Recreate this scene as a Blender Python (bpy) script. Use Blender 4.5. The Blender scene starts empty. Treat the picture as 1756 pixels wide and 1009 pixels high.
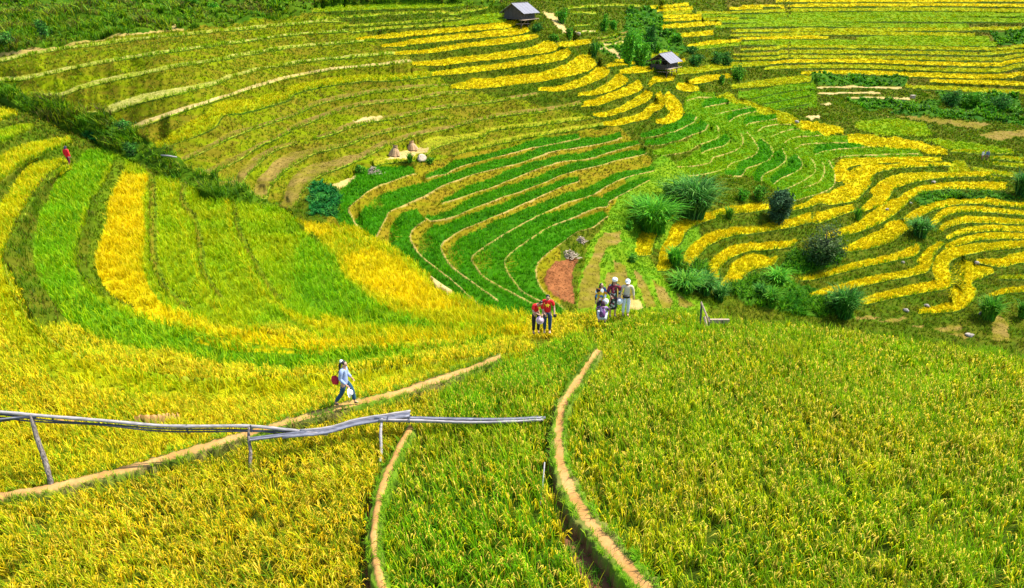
import bpy, math, random
import numpy as np
from mathutils import Vector, Matrix

# ---------------------------------------------------------------- camera, sky, sun, exposure
F, CU, CV = 1171.0, 878.0, 504.5
PITCH = math.radians(25.0)
CAMZ = 40.0
scene = bpy.context.scene
cam_data = bpy.data.cameras.new('camera')
cam_data.sensor_width = 36.0
cam_data.lens = 24.0
cam_data.clip_end = 3000.0
cam = bpy.data.objects.new('camera', cam_data)
cam.location = (0, 0, CAMZ)
cam.rotation_euler = (math.radians(90) - PITCH, 0, 0)
scene.collection.objects.link(cam)
scene.camera = cam

SUN_EL, SUN_AZ = 56.0, 72.0          # azimuth clockwise from +Y (the viewing direction)
world = bpy.data.worlds.new("World")
scene.world = world
world.use_nodes = True
wn = world.node_tree.nodes
wn.clear()
sky = wn.new('ShaderNodeTexSky')
sky.sky_type = 'NISHITA'
sky.sun_disc = False
sky.sun_elevation = math.radians(SUN_EL)
sky.sun_rotation = math.radians(SUN_AZ)
bg = wn.new('ShaderNodeBackground')
bg.inputs['Strength'].default_value = 0.145
out = wn.new('ShaderNodeOutputWorld')
world.node_tree.links.new(sky.outputs[0], bg.inputs[0])
world.node_tree.links.new(bg.outputs[0], out.inputs[0])
sl = bpy.data.lights.new('sun', 'SUN')
sl.energy = 4.2
sl.angle = math.radians(0.5)
sl.color = (1.0, 0.95, 0.86)
sun = bpy.data.objects.new('sun', sl)
a, e = math.radians(SUN_AZ), math.radians(SUN_EL)
sdir = Vector((math.sin(a) * math.cos(e), math.cos(a) * math.cos(e), math.sin(e)))
sun.rotation_euler = sdir.to_track_quat('Z', 'Y').to_euler()
sun.location = (30, -20, 120)
scene.collection.objects.link(sun)
scene.view_settings.view_transform = 'Standard'
scene.view_settings.look = 'None'
scene.view_settings.gamma = 1.0
scene.view_settings.use_curve_mapping = False
scene.view_settings.exposure = 1.12

rng = np.random.default_rng(7)
random.seed(7)

# ---------------------------------------------------------------- helpers
def tag(o, label=None, cat=None, group=None, kind=None):
    if label: o['label'] = label
    if cat: o['category'] = cat
    if group: o['group'] = group
    if kind: o['kind'] = kind
    return o

def coef(v):                      # height gained per metre of depth along the ray of image row v
    return -math.sin(PITCH) - math.cos(PITCH) * (v - CV) / F

def ray(u, v, d):                 # picture position + depth -> world point
    x = (u - CU) / F * d
    y = -(v - CV) / F
    return np.stack([x, d * (math.cos(PITCH) + math.sin(PITCH) * y), CAMZ + d * (-math.sin(PITCH) + math.cos(PITCH) * y)], -1)

def mesh_obj(name, V, Fc, mat, parent=None, cols=None, smooth=False, matids=None):
    """V (n,3) float, Fc (m,4) or (m,3) int"""
    V = np.asarray(V, np.float32); Fc = np.asarray(Fc, np.int32)
    me = bpy.data.meshes.new(name)
    k = Fc.shape[1]
    me.vertices.add(len(V)); me.vertices.foreach_set('co', V.ravel())
    me.loops.add(Fc.size); me.loops.foreach_set('vertex_index', Fc.ravel())
    me.polygons.add(len(Fc))
    me.polygons.foreach_set('loop_start', np.arange(0, Fc.size, k, dtype=np.int32))
    me.polygons.foreach_set('loop_total', np.full(len(Fc), k, np.int32))
    if smooth: me.polygons.foreach_set('use_smooth', np.ones(len(Fc), bool))
    me.update(calc_edges=True)
    if cols is not None:
        at = me.color_attributes.new('Col', 'FLOAT_COLOR', 'POINT')
        c4 = np.ones((len(V), 4), np.float32); c4[:, :3] = np.clip(cols, 0, 1)
        at.data.foreach_set('color', c4.ravel())
    for m in (mat if isinstance(mat, (list, tuple)) else [mat]):
        if m: me.materials.append(m)
    o = bpy.data.objects.new(name, me)
    scene.collection.objects.link(o)
    if parent: o.parent = parent
    return o

NG = rng.random((256, 256)).astype(np.float32)
def noise(x, y, s=1.0, o=0):
    x = np.asarray(x) / s + 17.3 * o; y = np.asarray(y) / s + 9.1 * o
    xi = np.floor(x).astype(int); yi = np.floor(y).astype(int)
    fx = x - xi; fy = y - yi
    fx = fx * fx * (3 - 2 * fx); fy = fy * fy * (3 - 2 * fy)
    a = NG[xi & 255, yi & 255]; b = NG[(xi + 1) & 255, yi & 255]
    c = NG[xi & 255, (yi + 1) & 255]; d = NG[(xi + 1) & 255, (yi + 1) & 255]
    return (a * (1 - fx) + b * fx) * (1 - fy) + (c * (1 - fx) + d * fx) * fy

# ---------------------------------------------------------------- materials
def mat_attr(name, rough=0.7, trans=0.0, bump=0.0, nscale=3.0, var=0.25, spec=0.3):
    """colour from the mesh's own colour attribute, varied by procedural noise"""
    m = bpy.data.materials.new(name); m.use_nodes = True
    nt = m.node_tree; N = nt.nodes; L = nt.links
    N.clear()
    o = N.new('ShaderNodeOutputMaterial')
    p = N.new('ShaderNodeBsdfPrincipled')
    p.inputs['Roughness'].default_value = rough
    p.inputs['Specular IOR Level'].default_value = spec
    at = N.new('ShaderNodeAttribute'); at.attribute_name = 'Col'
    g = N.new('ShaderNodeNewGeometry')
    nz = N.new('ShaderNodeTexNoise'); nz.inputs['Scale'].default_value = nscale; nz.inputs['Detail'].default_value = 6
    nz.inputs['Roughness'].default_value = 0.7
    L.new(g.outputs['Position'], nz.inputs['Vector'])
    mr = N.new('ShaderNodeMapRange')
    mr.inputs['From Min'].default_value = 0.3; mr.inputs['From Max'].default_value = 0.7
    mr.inputs['To Min'].default_value = 1 - var; mr.inputs['To Max'].default_value = 1 + var
    L.new(nz.outputs['Fac'], mr.inputs['Value'])
    mu = N.new('ShaderNodeVectorMath'); mu.operation = 'SCALE'
    L.new(at.outputs['Color'], mu.inputs[0]); L.new(mr.outputs[0], mu.inputs['Scale'])
    L.new(mu.outputs[0], p.inputs['Base Color'])
    if bump:
        b = N.new('ShaderNodeBump'); b.inputs['Strength'].default_value = bump; b.inputs['Distance'].default_value = 0.1
        L.new(nz.outputs['Fac'], b.inputs['Height']); L.new(b.outputs[0], p.inputs['Normal'])
    if trans:
        t = N.new('ShaderNodeBsdfTranslucent'); L.new(mu.outputs[0], t.inputs['Color'])
        mx = N.new('ShaderNodeMixShader'); mx.inputs[0].default_value = trans
        L.new(p.outputs[0], mx.inputs[1]); L.new(t.outputs[0], mx.inputs[2]); L.new(mx.outputs[0], o.inputs[0])
    else:
        L.new(p.outputs[0], o.inputs[0])
    return m

def mat_plain(name, col, rough=0.7, var=0.2, nscale=12.0, bump=0.15, stretch=(1, 1, 1), col2=None, metal=0.0):
    m = bpy.data.materials.new(name); m.use_nodes = True
    nt = m.node_tree; N = nt.nodes; L = nt.links
    p = N['Principled BSDF']
    p.inputs['Roughness'].default_value = rough
    p.inputs['Metallic'].default_value = metal
    tc = N.new('ShaderNodeTexCoord'); mp = N.new('ShaderNodeMapping'); mp.inputs['Scale'].default_value = stretch
    nz = N.new('ShaderNodeTexNoise'); nz.inputs['Scale'].default_value = nscale; nz.inputs['Detail'].default_value = 5
    L.new(tc.outputs['Object'], mp.inputs[0]); L.new(mp.outputs[0], nz.inputs['Vector'])
    cr = N.new('ShaderNodeValToRGB')
    c2 = col2 or tuple(min(1, c * (1 + var)) for c in col)
    c1 = tuple(c * (1 - var) for c in col)
    cr.color_ramp.elements[0].position = 0.35; cr.color_ramp.elements[0].color = (*c1, 1)
    cr.color_ramp.elements[1].position = 0.65; cr.color_ramp.elements[1].color = (*c2, 1)
    L.new(nz.outputs['Fac'], cr.inputs[0]); L.new(cr.outputs[0], p.inputs['Base Color'])
    if bump:
        b = N.new('ShaderNodeBump'); b.inputs['Strength'].default_value = bump; b.inputs['Distance'].default_value = 0.02
        L.new(nz.outputs['Fac'], b.inputs['Height']); L.new(b.outputs[0], p.inputs['Normal'])
    return m

M_GROUND = mat_attr('earth and turf', rough=0.9, bump=0.3, nscale=2.2, var=0.3, spec=0.03)
M_BLADE = mat_attr('leaf blade', rough=0.55, trans=0.38, nscale=1.3, var=0.18, spec=0.10)

# ---------------------------------------------------------------- rasters that describe the terrain
U0, U1, V0, V1 = -120, 1876, -36, 1109
UU, VV = np.meshgrid(np.arange(U0, U1 + 1), np.arange(V0, V1 + 1))
HH, WW = UU.shape

def tps(ctrl):
    c = np.array(ctrl, float); X = c[:, :2] / 1000; y = 1 / c[:, 2]
    def K(r2): return np.where(r2 > 1e-12, r2 * np.log(r2 + 1e-12), 0)
    n = len(X)
    A = np.zeros((n + 3, n + 3)); A[:n, :n] = K(((X[:, None] - X[None]) ** 2).sum(-1)) + np.eye(n) * 4e-3
    A[:n, n] = 1; A[:n, n + 1:] = X; A[n, :n] = 1; A[n + 1:, :n] = X.T
    w = np.linalg.solve(A, np.concatenate([y, [0, 0, 0]]))
    st = 10
    gu = np.arange(U0, U1 + st + 1, st); gv = np.arange(V0, V1 + st + 1, st)
    GU, GV = np.meshgrid(gu / 1000, gv / 1000)
    R = (GU[..., None] - X[:, 0]) ** 2 + (GV[..., None] - X[:, 1]) ** 2
    G = (K(R) * w[:n]).sum(-1) + w[n] + w[n + 1] * GU + w[n + 2] * GV
    fx = (UU - U0) / st; fy = (VV - V0) / st
    return 1 / np.clip(bil(G, fx, fy), 1 / 400, 1 / 6)

def bil(A, fx, fy):
    fx = np.clip(fx, 0, A.shape[1] - 1.001); fy = np.clip(fy, 0, A.shape[0] - 1.001)
    xi = fx.astype(int); yi = fy.astype(int); fx = fx - xi; fy = fy - yi
    if A.ndim == 3: fx = fx[..., None]; fy = fy[..., None]
    return (A[yi, xi] * (1 - fx) + A[yi, xi + 1] * fx) * (1 - fy) + (A[yi + 1, xi] * (1 - fx) + A[yi + 1, xi + 1] * fx) * fy

def smp(A, u, v): return bil(A, np.asarray(u, float) - U0, np.asarray(v, float) - V0)

def catmull(P, step):
    P = np.array(P, float)
    if len(P) < 3:
        n = max(2, int(np.hypot(*(P[1, :2] - P[0, :2])) / step)); t = np.linspace(0, 1, n)[:, None]
        return P[0] * (1 - t) + P[1] * t
    Q = np.vstack([2 * P[0] - P[1], P, 2 * P[-1] - P[-2]])
    outp = []
    for i in range(1, len(Q) - 2):
        p0, p1, p2, p3 = Q[i - 1:i + 3]
        n = max(2, int(np.hypot(*(p2[:2] - p1[:2])) / step)); t = np.linspace(0, 1, n, endpoint=False)[:, None]
        outp.append(0.5 * (2 * p1 + (p2 - p0) * t + (2 * p0 - 5 * p1 + 4 * p2 - p3) * t ** 2 + (3 * p1 - p0 - 3 * p2 + p3) * t ** 3))
    outp.append(P[-1:])
    return np.vstack(outp)

def poly_mask(pts):
    P = np.array(pts, float)
    u0, v0 = np.floor(P.min(0)).astype(int); u1, v1 = np.ceil(P.max(0)).astype(int)
    u0 = max(u0, U0); v0 = max(v0, V0); u1 = min(u1, U1); v1 = min(v1, V1)
    sl_ = (slice(v0 - V0, v1 - V0 + 1), slice(u0 - U0, u1 - U0 + 1))
    x = UU[sl_] + 5 * (noise(UU[sl_], VV[sl_], 7) - .5); y = VV[sl_] + 4 * (noise(UU[sl_], VV[sl_], 7, 3) - .5)
    m = np.zeros(x.shape, bool)
    j = len(P) - 1
    for i in range(len(P)):
        xi, yi = P[i]; xj, yj = P[j]
        if yi != yj:
            m ^= ((yi > y) != (yj > y)) & (x < (xj - xi) * (y - yi) / (yj - yi) + xi)
        j = i
    full = np.zeros(UU.shape, bool); full[sl_] = m
    return full

def frame(ox, oy, k):
    def f(s):
        return [(ox + float(a) / k, oy + float(b) / k) for a, b in (q.split(',') for q in s.split())]
    return f
K4 = 4.3875; K3 = 5.853
A1 = frame(0, 0, K4); A2 = frame(350, 0, K4); A3 = frame(700, 0, K4); A4 = frame(1000, 0, K4); A5 = frame(1356, 0, K4)
B1 = frame(0, 170, K4); B2 = frame(300, 150, K4); C3 = frame(550, 220, K3); D4 = frame(800, 200, K4); E5 = frame(650, 350, K4)
G1 = frame(1100, 130, K3); G2 = frame(1300, 130, 3.851); H3 = frame(1050, 300, K4); H4 = frame(1356, 300, K4); I5 = frame(1356, 440, K4)
F6 = frame(900, 380, 5.017); S1 = frame(0, 0, 1.0)

# kinds of cover: ground colours (two), tuft colours, height of the canopy, tufts per m2
KN = {}
KL = []
def kind(name, ga, gb, pal, h, dens, root=0.0, n=4, w=0.05, lean=0.5):
    KN[name] = len(KL); KL.append(dict(name=name, ga=ga, gb=gb, pal=pal, h=h, dens=dens, root=root, n=n, w=w, lean=lean))
kind('none', (.1, .2, .01), (.1, .2, .01), [(.1, .2, .01)], .1, 0)
kind('g', (0.44, 0.34, 0.002), (0.37, 0.32, 0.002), [(0.56, 0.43, 0.001), (0.6, 0.44, 0.001), (0.53, 0.43, 0.001), (0.44, 0.4, 0.001)], .42, 26, .25)
kind('y', (0.26, 0.26, 0.003), (0.2, 0.24, 0.003), [(0.46, 0.41, 0.001), (0.34, 0.38, 0.001), (0.52, 0.4, 0.002), (0.27, 0.36, 0.001)], .42, 26, .25)
kind('l', (0.11, 0.2, 0.003), (0.15, 0.21, 0.003), [(0.18, 0.33, 0.001), (0.26, 0.37, 0.001), (0.34, 0.37, 0.001)], .40, 26, .25)
kind('m', (0.06, 0.16, 0.003), (0.1, 0.18, 0.003), [(0.13, 0.32, 0.001), (0.2, 0.37, 0.001), (0.28, 0.38, 0.001), (0.09, 0.24, 0.001)], .42, 26, .25)
kind('G', (0.02, 0.1, 0.002), (0.035, 0.13, 0.002), [(0.05, 0.26, 0.001), (0.075, 0.31, 0.001), (0.11, 0.35, 0.001), (0.03, 0.18, 0.001)], .42, 26, .25)
kind('s', (0.33, 0.3, 0.07), (0.24, 0.26, 0.02), [(0.36, 0.32, 0.08), (0.22, 0.28, 0.005), (0.3, 0.31, 0.03)], .10, 14)
kind('t', (.46, .33, .13), (.36, .27, .08), [(.46, .36, .14), (.3, .3, .05)], .07, 7)
kind('b', (0.2, 0.14, 0.03), (0.15, 0.13, 0.01), [(0.24, 0.17, 0.035), (0.17, 0.19, 0.004), (0.14, 0.09, 0.018), (0.3, 0.22, 0.07), (0.2, 0.2, 0.01)], .10, 14)
kind('o', (.26, .24, .01), (.20, .22, .008), [(.30, .28, .006), (.20, .25, .004), (.28, .20, .03)], .12, 16)
kind('RO', (0.13, 0.165, 0.001), (0.14, 0.12, 0.006), [(0.17, 0.26, 0.001), (0.24, 0.31, 0.001), (0.14, 0.11, 0.008), (0.09, 0.19, 0.001), (0.31, 0.31, 0.002), (0.12, 0.23, 0.001), (0.19, 0.14, 0.012)], .20, 18, n=4)
kind('RG', (0.05, 0.09, 0.002), (0.08, 0.09, 0.004), [(0.08, 0.18, 0.001), (0.14, 0.23, 0.001), (0.04, 0.1, 0.001), (0.19, 0.24, 0.002), (0.13, 0.1, 0.01), (0.06, 0.14, 0.001)], .24, 18, n=4)
kind('RB', (0.19, 0.14, 0.006), (0.16, 0.15, 0.003), [(0.24, 0.18, 0.005), (0.2, 0.21, 0.002), (0.13, 0.08, 0.01), (0.12, 0.19, 0.001), (0.28, 0.21, 0.01), (0.17, 0.2, 0.001)], .16, 16, n=4)
kind('RD', (0.07, 0.09, 0.003), (0.1, 0.08, 0.01), [(0.09, 0.14, 0.001), (0.07, 0.13, 0.001), (0.13, 0.1, 0.01), (0.15, 0.19, 0.002)], .22, 12, n=4)
kind('bank', (0.035, 0.09, 0.003), (0.06, 0.11, 0.003), [(0.05, 0.16, 0.003), (0.11, 0.27, 0.002), (0.18, 0.32, 0.003), (0.03, 0.09, 0.004), (0.25, 0.32, 0.005), (0.12, 0.1, 0.02)], .8, 6, n=9, w=.07, lean=.8)
kind('grass', (.08, .18, .005), (.13, .21, .005), [(.11, .30, .003), (.20, .36, .003), (.08, .22, .003)], .25, 22, n=5)
kind('lush', (.02, .08, .005), (.05, .12, .005), [(.03, .16, .005), (.08, .27, .004), (.14, .33, .005), (.02, .09, .005)], .55, 11, n=8, w=.11, lean=.8)
kind('veg', (0.01, 0.07, 0.008), (0.02, 0.1, 0.01), [(0.012, 0.15, 0.025), (0.03, 0.23, 0.03), (0.008, 0.09, 0.015), (0.07, 0.28, 0.03)], .35, 12, n=8, w=.14, lean=1.0)
kind('red', (0.17, 0.06, 0.02), (0.24, 0.09, 0.03), [(0.4, 0.26, 0.12), (0.15, 0.06, 0.02), (0.26, 0.1, 0.04), (0.2, 0.08, 0.02)], .07, 60)
kind('pale', (0.34, 0.24, 0.07), (0.26, 0.2, 0.04), [(0.3, 0.26, 0.06)], .05, 2)
kind('edge', (0.16, 0.26, 0.004), (0.24, 0.27, 0.02), [(0.18, 0.31, 0.001), (0.26, 0.33, 0.004)], .30, 40)
kind('stem', (.025, .055, .002), (.035, .06, .003), [(.03, .09, .001), (.05, .12, .001), (.02, .06, .001)], .14, 20, n=4)  # dark green below the field edges, shade put into the colour
kind('RK', (0.07, 0.12, 0.002), (0.09, 0.12, 0.003), [(0.1, 0.19, 0.001), (0.15, 0.24, 0.001), (0.06, 0.12, 0.001), (0.1, 0.12, 0.004)], .16, 20, n=4)  # wall grass in a darker tone, shade put into its colour
kind('path', (.40, .205, .06), (.48, .26, .09), [(.5, .3, .1)], .03, 0)
kind('trench', (.15, .065, .03), (.22, .10, .045), [(.08, .22, .01), (.16, .32, .01)], .2, 14)
kind('verge', (.10, .18, .01), (.18, .14, .04), [(.14, .34, .005), (.26, .40, .01), (.10, .24, .005)], .22, 34, n=6, w=.02)
kind('F1', (.16, .16, .006), (.10, .13, .005), [(1, 1, 1)], .6, 24, .4)
kind('F2', (.08, .08, .005), (.06, .09, .005), [(1, 1, 1)], .6, 24, .45)
kind('F3', (.03, .06, .004), (.04, .07, .004), [(1, 1, 1)], .6, 24, .45)
kind('F4', (.035, .06, .004), (.05, .07, .004), [(1, 1, 1)], .6, 24, .45)
# ---------------------------------------------------------------- relief: depth of the smooth hillsides at known places
BGC = [(-120,0,82),(0,0,86),(300,0,90),(0,95,64),(-120,95,61),(0,140,60),(-120,170,57),(130,160,57.5),(300,215,54),
 (510,378,46.5),(300,100,62),(530,0,96),(530,35,86),(530,100,74),(530,200,64),(600,300,54),(616,390,47),(700,150,71),(700,250,63),(800,360,53.5),
 (700,450,46),(850,525,42.5),(950,450,47),(870,10,98),(890,42,93),(780,90,83),(960,100,86),(850,230,69),(1000,230,73),(1000,150,80),
 (1100,180,82),(1165,200,83),(1110,250,72),(1050,350,59),(1000,480,48),(1100,520,46.5),(1137,125,98),(1250,80,122),(1250,0,158),(1500,0,170),(1756,0,174),(1876,0,174),
 (1500,80,145),(1756,80,148),(1500,140,128),(1756,150,128),(1050,20,118),(1050,70,105),(1300,150,111),(1200,250,82),(1350,220,97),(1450,270,91),(1756,220,113),
 (1756,300,96),(1876,300,96),(1550,330,84),(1350,330,75),(1180,370,63),(1200,480,54),(1400,430,65),(1400,520,59),(1600,450,68),(1756,450,71),(1876,450,71),
 (1600,560,60),(1756,620,56),(1876,640,56),(1200,560,49),(900,580,41),(700,520,41),(1400,600,53)]
def _c(u, v, z): return (u, v, z / coef(v))
FGC = [_c(-120,1109,-11.7),_c(0,1009,-11.6),_c(400,1009,-11.5),_c(640,1009,-11.1),_c(980,1009,-10.9),_c(1400,1009,-10.5),_c(1756,1009,-10.5),_c(1876,1109,-10.5),_c(900,1109,-11),
 _c(20,840,-11.8),_c(-120,840,-11.8),_c(430,742,-11.6),_c(600,690,-11.4),_c(860,612,-12.1),_c(960,712,-11.1),_c(1030,600,-11.9),_c(1400,800,-10.8),_c(1756,800,-10.9),
 _c(1756,620,-12.0),_c(1876,640,-12.0),_c(1300,545,-12.4),_c(1100,535,-12.9),_c(935,560,-12.9),_c(700,570,-12.8),_c(1000,560,-12.6),_c(1500,640,-11.6),_c(1200,640,-11.6),
 _c(200,640,-12.2),_c(0,560,-11.6),_c(-120,560,-11.2),_c(8,430,-11.2),_c(0,300,-10.8),_c(-120,300,-10.2),_c(0,200,-10.2),_c(-120,170,-9.5),_c(120,285,-12.4),_c(130,430,-12.2),_c(150,500,-12.3),
 _c(200,262,-12.8),_c(248,400,-13.0),_c(250,300,-13.1),_c(275,512,-12.9),_c(335,450,-13.6),_c(300,305,-13.4),_c(400,400,-14.2),_c(390,345,-14.4),_c(480,520,-13.6),
 _c(550,410,-14.9),_c(505,375,-15.0),_c(640,520,-14.1),_c(640,420,-15.2),_c(740,480,-14.9),_c(830,525,-14.2),_c(580,600,-12.3),_c(60,200,-10.6)]
DF = tps(FGC)

CREST = [(-120,120),(0,172),(60,200),(130,225),(200,262),(280,300),(330,318),(400,345),(490,354),(515,378),(600,386),(640,405),(700,440),(745,478),(780,500),(830,522),
 (900,535),(1000,533),(1060,531),(1150,533),(1300,545),(1400,556),(1500,567),(1600,583),(1700,596),(1756,608),(1876,630)]
_cr = catmull(CREST, 1.0)
crest = np.interp(np.arange(U0, U1 + 1), _cr[:, 0], _cr[:, 1])
for _u in range(-110, 500, 48):
    _v = float(np.interp(_u, np.arange(U0, U1 + 1), crest))
    BGC.append((_u, _v, float(smp(DF, _u, _v))))
DB = tps(BGC)
def crest_at(u): return np.interp(u, np.arange(U0, U1 + 1), crest)

# ---------------------------------------------------------------- terraces: (kind, band widths, outer edge of the field, edge cover)
BT = []
def clean(pts):                    # leave out points that would double back where two tracings overlap
    out = []
    for p in pts:
        if len(out) >= 2:
            a_ = np.subtract(out[-1], out[-2]); b_ = np.subtract(p, out[-1]); n_ = np.hypot(*a_) * np.hypot(*b_)
            if n_ < 1e-6 or (np.dot(a_, b_) / n_ < -.3 and np.hypot(*b_) < 70): continue
        out.append(p)
    return out
def T(k, w, pts, edge=None, ew=1.2): BT.append((k, w, clean(pts), edge, ew))
# upper left slope
T('s',[7,4,3,2.5], A1("-400,560 0,465 160,430 400,385 700,345 1000,305 1300,270")+A2("0,248 400,210 700,180 900,163 1040,162"),'edge')
T('s',[6,4,3,2.5], A1("-400,640 0,612 200,598 500,528 800,470 1100,415 1400,375")+A2("0,352 400,298 700,258 1080,235"),'edge')
T('s',[4,8,5,3.5,2.5], A1("330,722 480,715 600,672 850,608 1100,555 1400,490 1600,460")+A2("0,470 450,390 620,365 900,335 1290,303"),'edge')
T('s',[4,13,8,5,4,3], A1("660,862 800,862 880,835 1100,760 1400,690 1600,640")+A2("0,645 200,590 500,510 800,460 1100,430 1430,402"),'edge')
T('t',[4,9,5,4,4,3], A1("890,975 980,978 1150,915 1400,830 1600,765")+A2("0,775 200,720 450,645 700,575 1000,525 1350,490 1560,468"),'edge')
T('y',[10,24,22,15,12,10,9,8], B1("1180,372 1300,345 1500,265 1620,205")+A2("150,870 300,845 500,790 640,745 680,705 850,660 1000,635 1200,608 1300,610 1480,600 1700,575"),'edge')
T('b',[4,8,6,3,6,6,4,3], B2("60,552 250,468 400,385 500,345 600,305 740,262 900,208 1050,135 1250,85 1450,48 1755,8")+A3("150,655 300,640"),'edge')
T('b',[5,12,6,4,8,6,3,3], B2("190,655 270,655 370,605 520,520 650,430 750,390 900,310 1000,270 1200,195 1400,135 1755,95")+A3("200,720 430,695"),'edge')
T('b',[4,14,14,6,4], B2("330,745 480,735 560,645 700,510 800,455 920,418"),'edge')
T('b',[4,6,6,5,3,3], B2("1040,388 1200,345 1320,300 1450,265 1600,240 1755,208")+A3("200,820 430,790 700,755 980,712"),'edge')
T('b',[4,25,22,20,12,4,5,5,3], B2("570,800 680,830 710,760 760,690 860,600 960,540 1060,490 1300,430 1450,370 1755,295")+A3("150,912 300,880"),'edge')
T('b',[14,26,22,10,7,6,5,5,6], B2("800,935 900,900 960,780 1060,680 1200,620 1400,540 1600,430")+C3("700,165 900,90 1100,45 1300,5")+A3("440,925 700,872 1000,840 1300,785"),'edge')
T('o',[12,14,24,14,7,5,5,4], C3("540,378 750,338 900,330 1050,270 1130,205 1300,150 1600,82")+D4("0,160 200,105 500,70 750,38 940,15")+A3("1380,880"),'edge')
T('o',[3,5,6,5,4], C3("1330,275 1500,225")+D4("0,255 150,225 400,170 700,120 900,85 1030,60"),'edge')
# young green bowl
GW = dict(edge='pale', ew=2.1)
T('G',[10,14,18,20,24,24,20,8], C3("420,1010 350,950 290,850 300,790 400,700 560,590 700,540 950,450"),**GW)
T('G',[4,8,8,8,8,9,9,6], C3("1060,500 1180,470 1250,460 1400,390 1600,340")+D4("0,365 200,315 400,260 500,235 700,200 850,168"),'pale',1.8)
T('G',[34,30,27,22,18,13,10,10,11,11,10,8], E5("-60,300 -20,250 10,190 60,100")+C3("700,838 850,765 1000,700 1100,650 1200,590 1300,550 1500,480 1755,415")+D4("200,410 430,345 560,295 640,268 900,228 1050,200 1170,160"),'pale',2.4)
T('G',[3,9,11,11,10,8,9,6], C3("1215,750 1400,700 1600,632 1755,585")+D4("350,470 520,405 700,345 900,322 1100,265 1300,212"),'pale',2)
T('G',[5,8,12,12,10,10,10,6], C3("1050,900 1130,930 1350,880 1550,800 1755,722")+D4("300,600 500,535 700,450 820,412 1000,372 1150,325 1350,285"),'pale',2)
T('G',[20,24,27,28,26,18], E5("760,760 560,580 460,500 300,370 240,260 260,190 350,120"),**GW)
T('G',[30,34,34,32,26,18,14,12,10,9,6], E5("900,720 700,580 550,470 490,380 470,310 520,260 620,200 850,105")+D4("330,700 550,605 700,540 850,490"),**GW)
T('G',[34,36,36,36,30,24,18,14,12,12,10,9,6], E5("1160,740 1000,660 800,550 740,480 700,415 740,360 860,280 1000,195 1200,88")+D4("750,650 930,600 1050,530 1200,462 1415,408"),**GW)
T('G',[30,36,40,42,36,26,18,14,14,12,12,10,8,5], E5("1250,740 1080,650 1000,550 950,460 970,390 1070,310 1250,190 1430,115 1600,42 1715,20")+D4("1080,640 1150,600 1300,520 1380,480"),**GW)
T('G',[30,40,43,42,34,24,18,16,8], E5("1400,780 1260,670 1195,560 1190,460 1260,380 1400,280 1500,210 1600,180 1720,90"),**GW)
# golden spur
T('l',[5,8,7,3], A2("820,88 1100,75 1400,65 1755,55")+A3("200,45 420,45"))
T('o',[2,3,3,2], A2("820,150 1100,130 1400,110 1755,98")+A3("150,98 350,110 480,85 600,62"),'edge')
T('o',[2,3,3,2], A2("1060,200 1300,190 1500,175 1755,160")+A3("260,150 400,140"),'edge')
T('l',[4,6,12,14,5], A3("255,190 400,182 560,168 700,165 742,148"))
T('o',[2,3,2], A2("1110,240 1400,215 1755,198")+A3("200,205 400,190"),'edge')
T('g',[3,6,6,6,8,11,6], A2("1150,295 1450,280")+A3("0,268 300,243 600,218 740,205 825,178"))
T('g',[3,7,7,7,9,13,9], A2("1330,350 1500,345")+A3("0,332 200,315 500,285 700,270 850,252 908,230"))
T('g',[4,6,6,6,9,9,5], A2("1430,410 1700,398")+A3("100,390 400,360 700,330 860,308 975,280"))
T('g',[4,8,9,9,10,17,13], A3("30,490 250,490 400,470 700,440 900,410 1080,385 1125,350"))
T('g',[4,8,8,9,13,13,8], A3("180,565 400,550 700,515 900,490 1100,460 1190,430 1225,392"))
T('g',[5,14,13,14,18,25,18], A3("320,660 500,665 800,635 1000,610 1200,575 1350,530 1415,490"))
T('g',[4,7,11,14,17,12], A3("980,680 1150,682 1300,650 1400,612 1490,570 1515,530"))
T('g',[4,7,13,18,14], A3("1280,718 1400,712")+A4("200,685 300,640 335,600"))
T('g',[3,6,10,12,14,13], A3("1310,795")+A4("0,797 100,790 250,745 380,700 450,660"))
T('g',[4,8,9,12,14,12], A4("75,870 180,875 300,840 420,790 500,745 522,700"))
T('g',[4,7,10,10,12,14,12,9], A4("155,937 250,942 400,910 490,890 520,850 600,805 615,750 580,690"))
T('g',[5,12,18,18,20,18], A4("548,925 640,928 735,885 747,820 720,760 640,690"))
for s, w, k in [("180,508 270,492 390,482",[3,7,5],'g'),("280,553 400,548 530,532",[5,10,6],'g'),("500,648 560,618 685,603",[4,9,6],'g'),("700,662 770,685 868,678",[8,12,5],'g'),
  ("800,632 950,612 1110,582",[5,9,5],'g'),("650,565 850,548 1100,512 1400,488",[6,10,8,5],'y'),("520,432 710,417",[5,5],'y'),("690,478 770,462",[5,5],'g'),
  ("1120,668 1400,645 1712,612",[5,10,9],'y'),("600,217 900,192 1037,182",[5,6,3],'g'),("715,282 980,262",[5,6],'g'),("790,350 1000,330 1187,312",[3,5,3],'g'),
  ("860,368 1180,340",[4,5],'l'),("510,62 790,42",[3,4],'g'),("560,86 825,70",[4,4],'g'),("600,108 820,95",[3,4],'y'),("600,132 885,126",[3,4],'g'),("600,160 885,148",[3,4],'g'),
  ("860,102 1110,100",[3,3],'y'),("905,126 1110,122",[3,3],'l'),("905,150 1172,145",[3,3],'y'),("1100,72 1352,64",[3,3],'g'),
  ("-60,196 60,188",[2,2],'o'),("-60,246 100,240",[2,2],'t'),("60,300 340,252",[2,3],'b'),("110,330 340,285",[3,4],'b'),("110,358 340,318",[2,3],'t'),
  ("20,50 200,44 420,48",[2,3],'o'),("-120,60 100,50",[2,2],'o'),("-100,95 100,100",[2,2],'o')]:
    T(k, w, A4(s), 'edge' if k in 'otb' else None)
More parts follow.
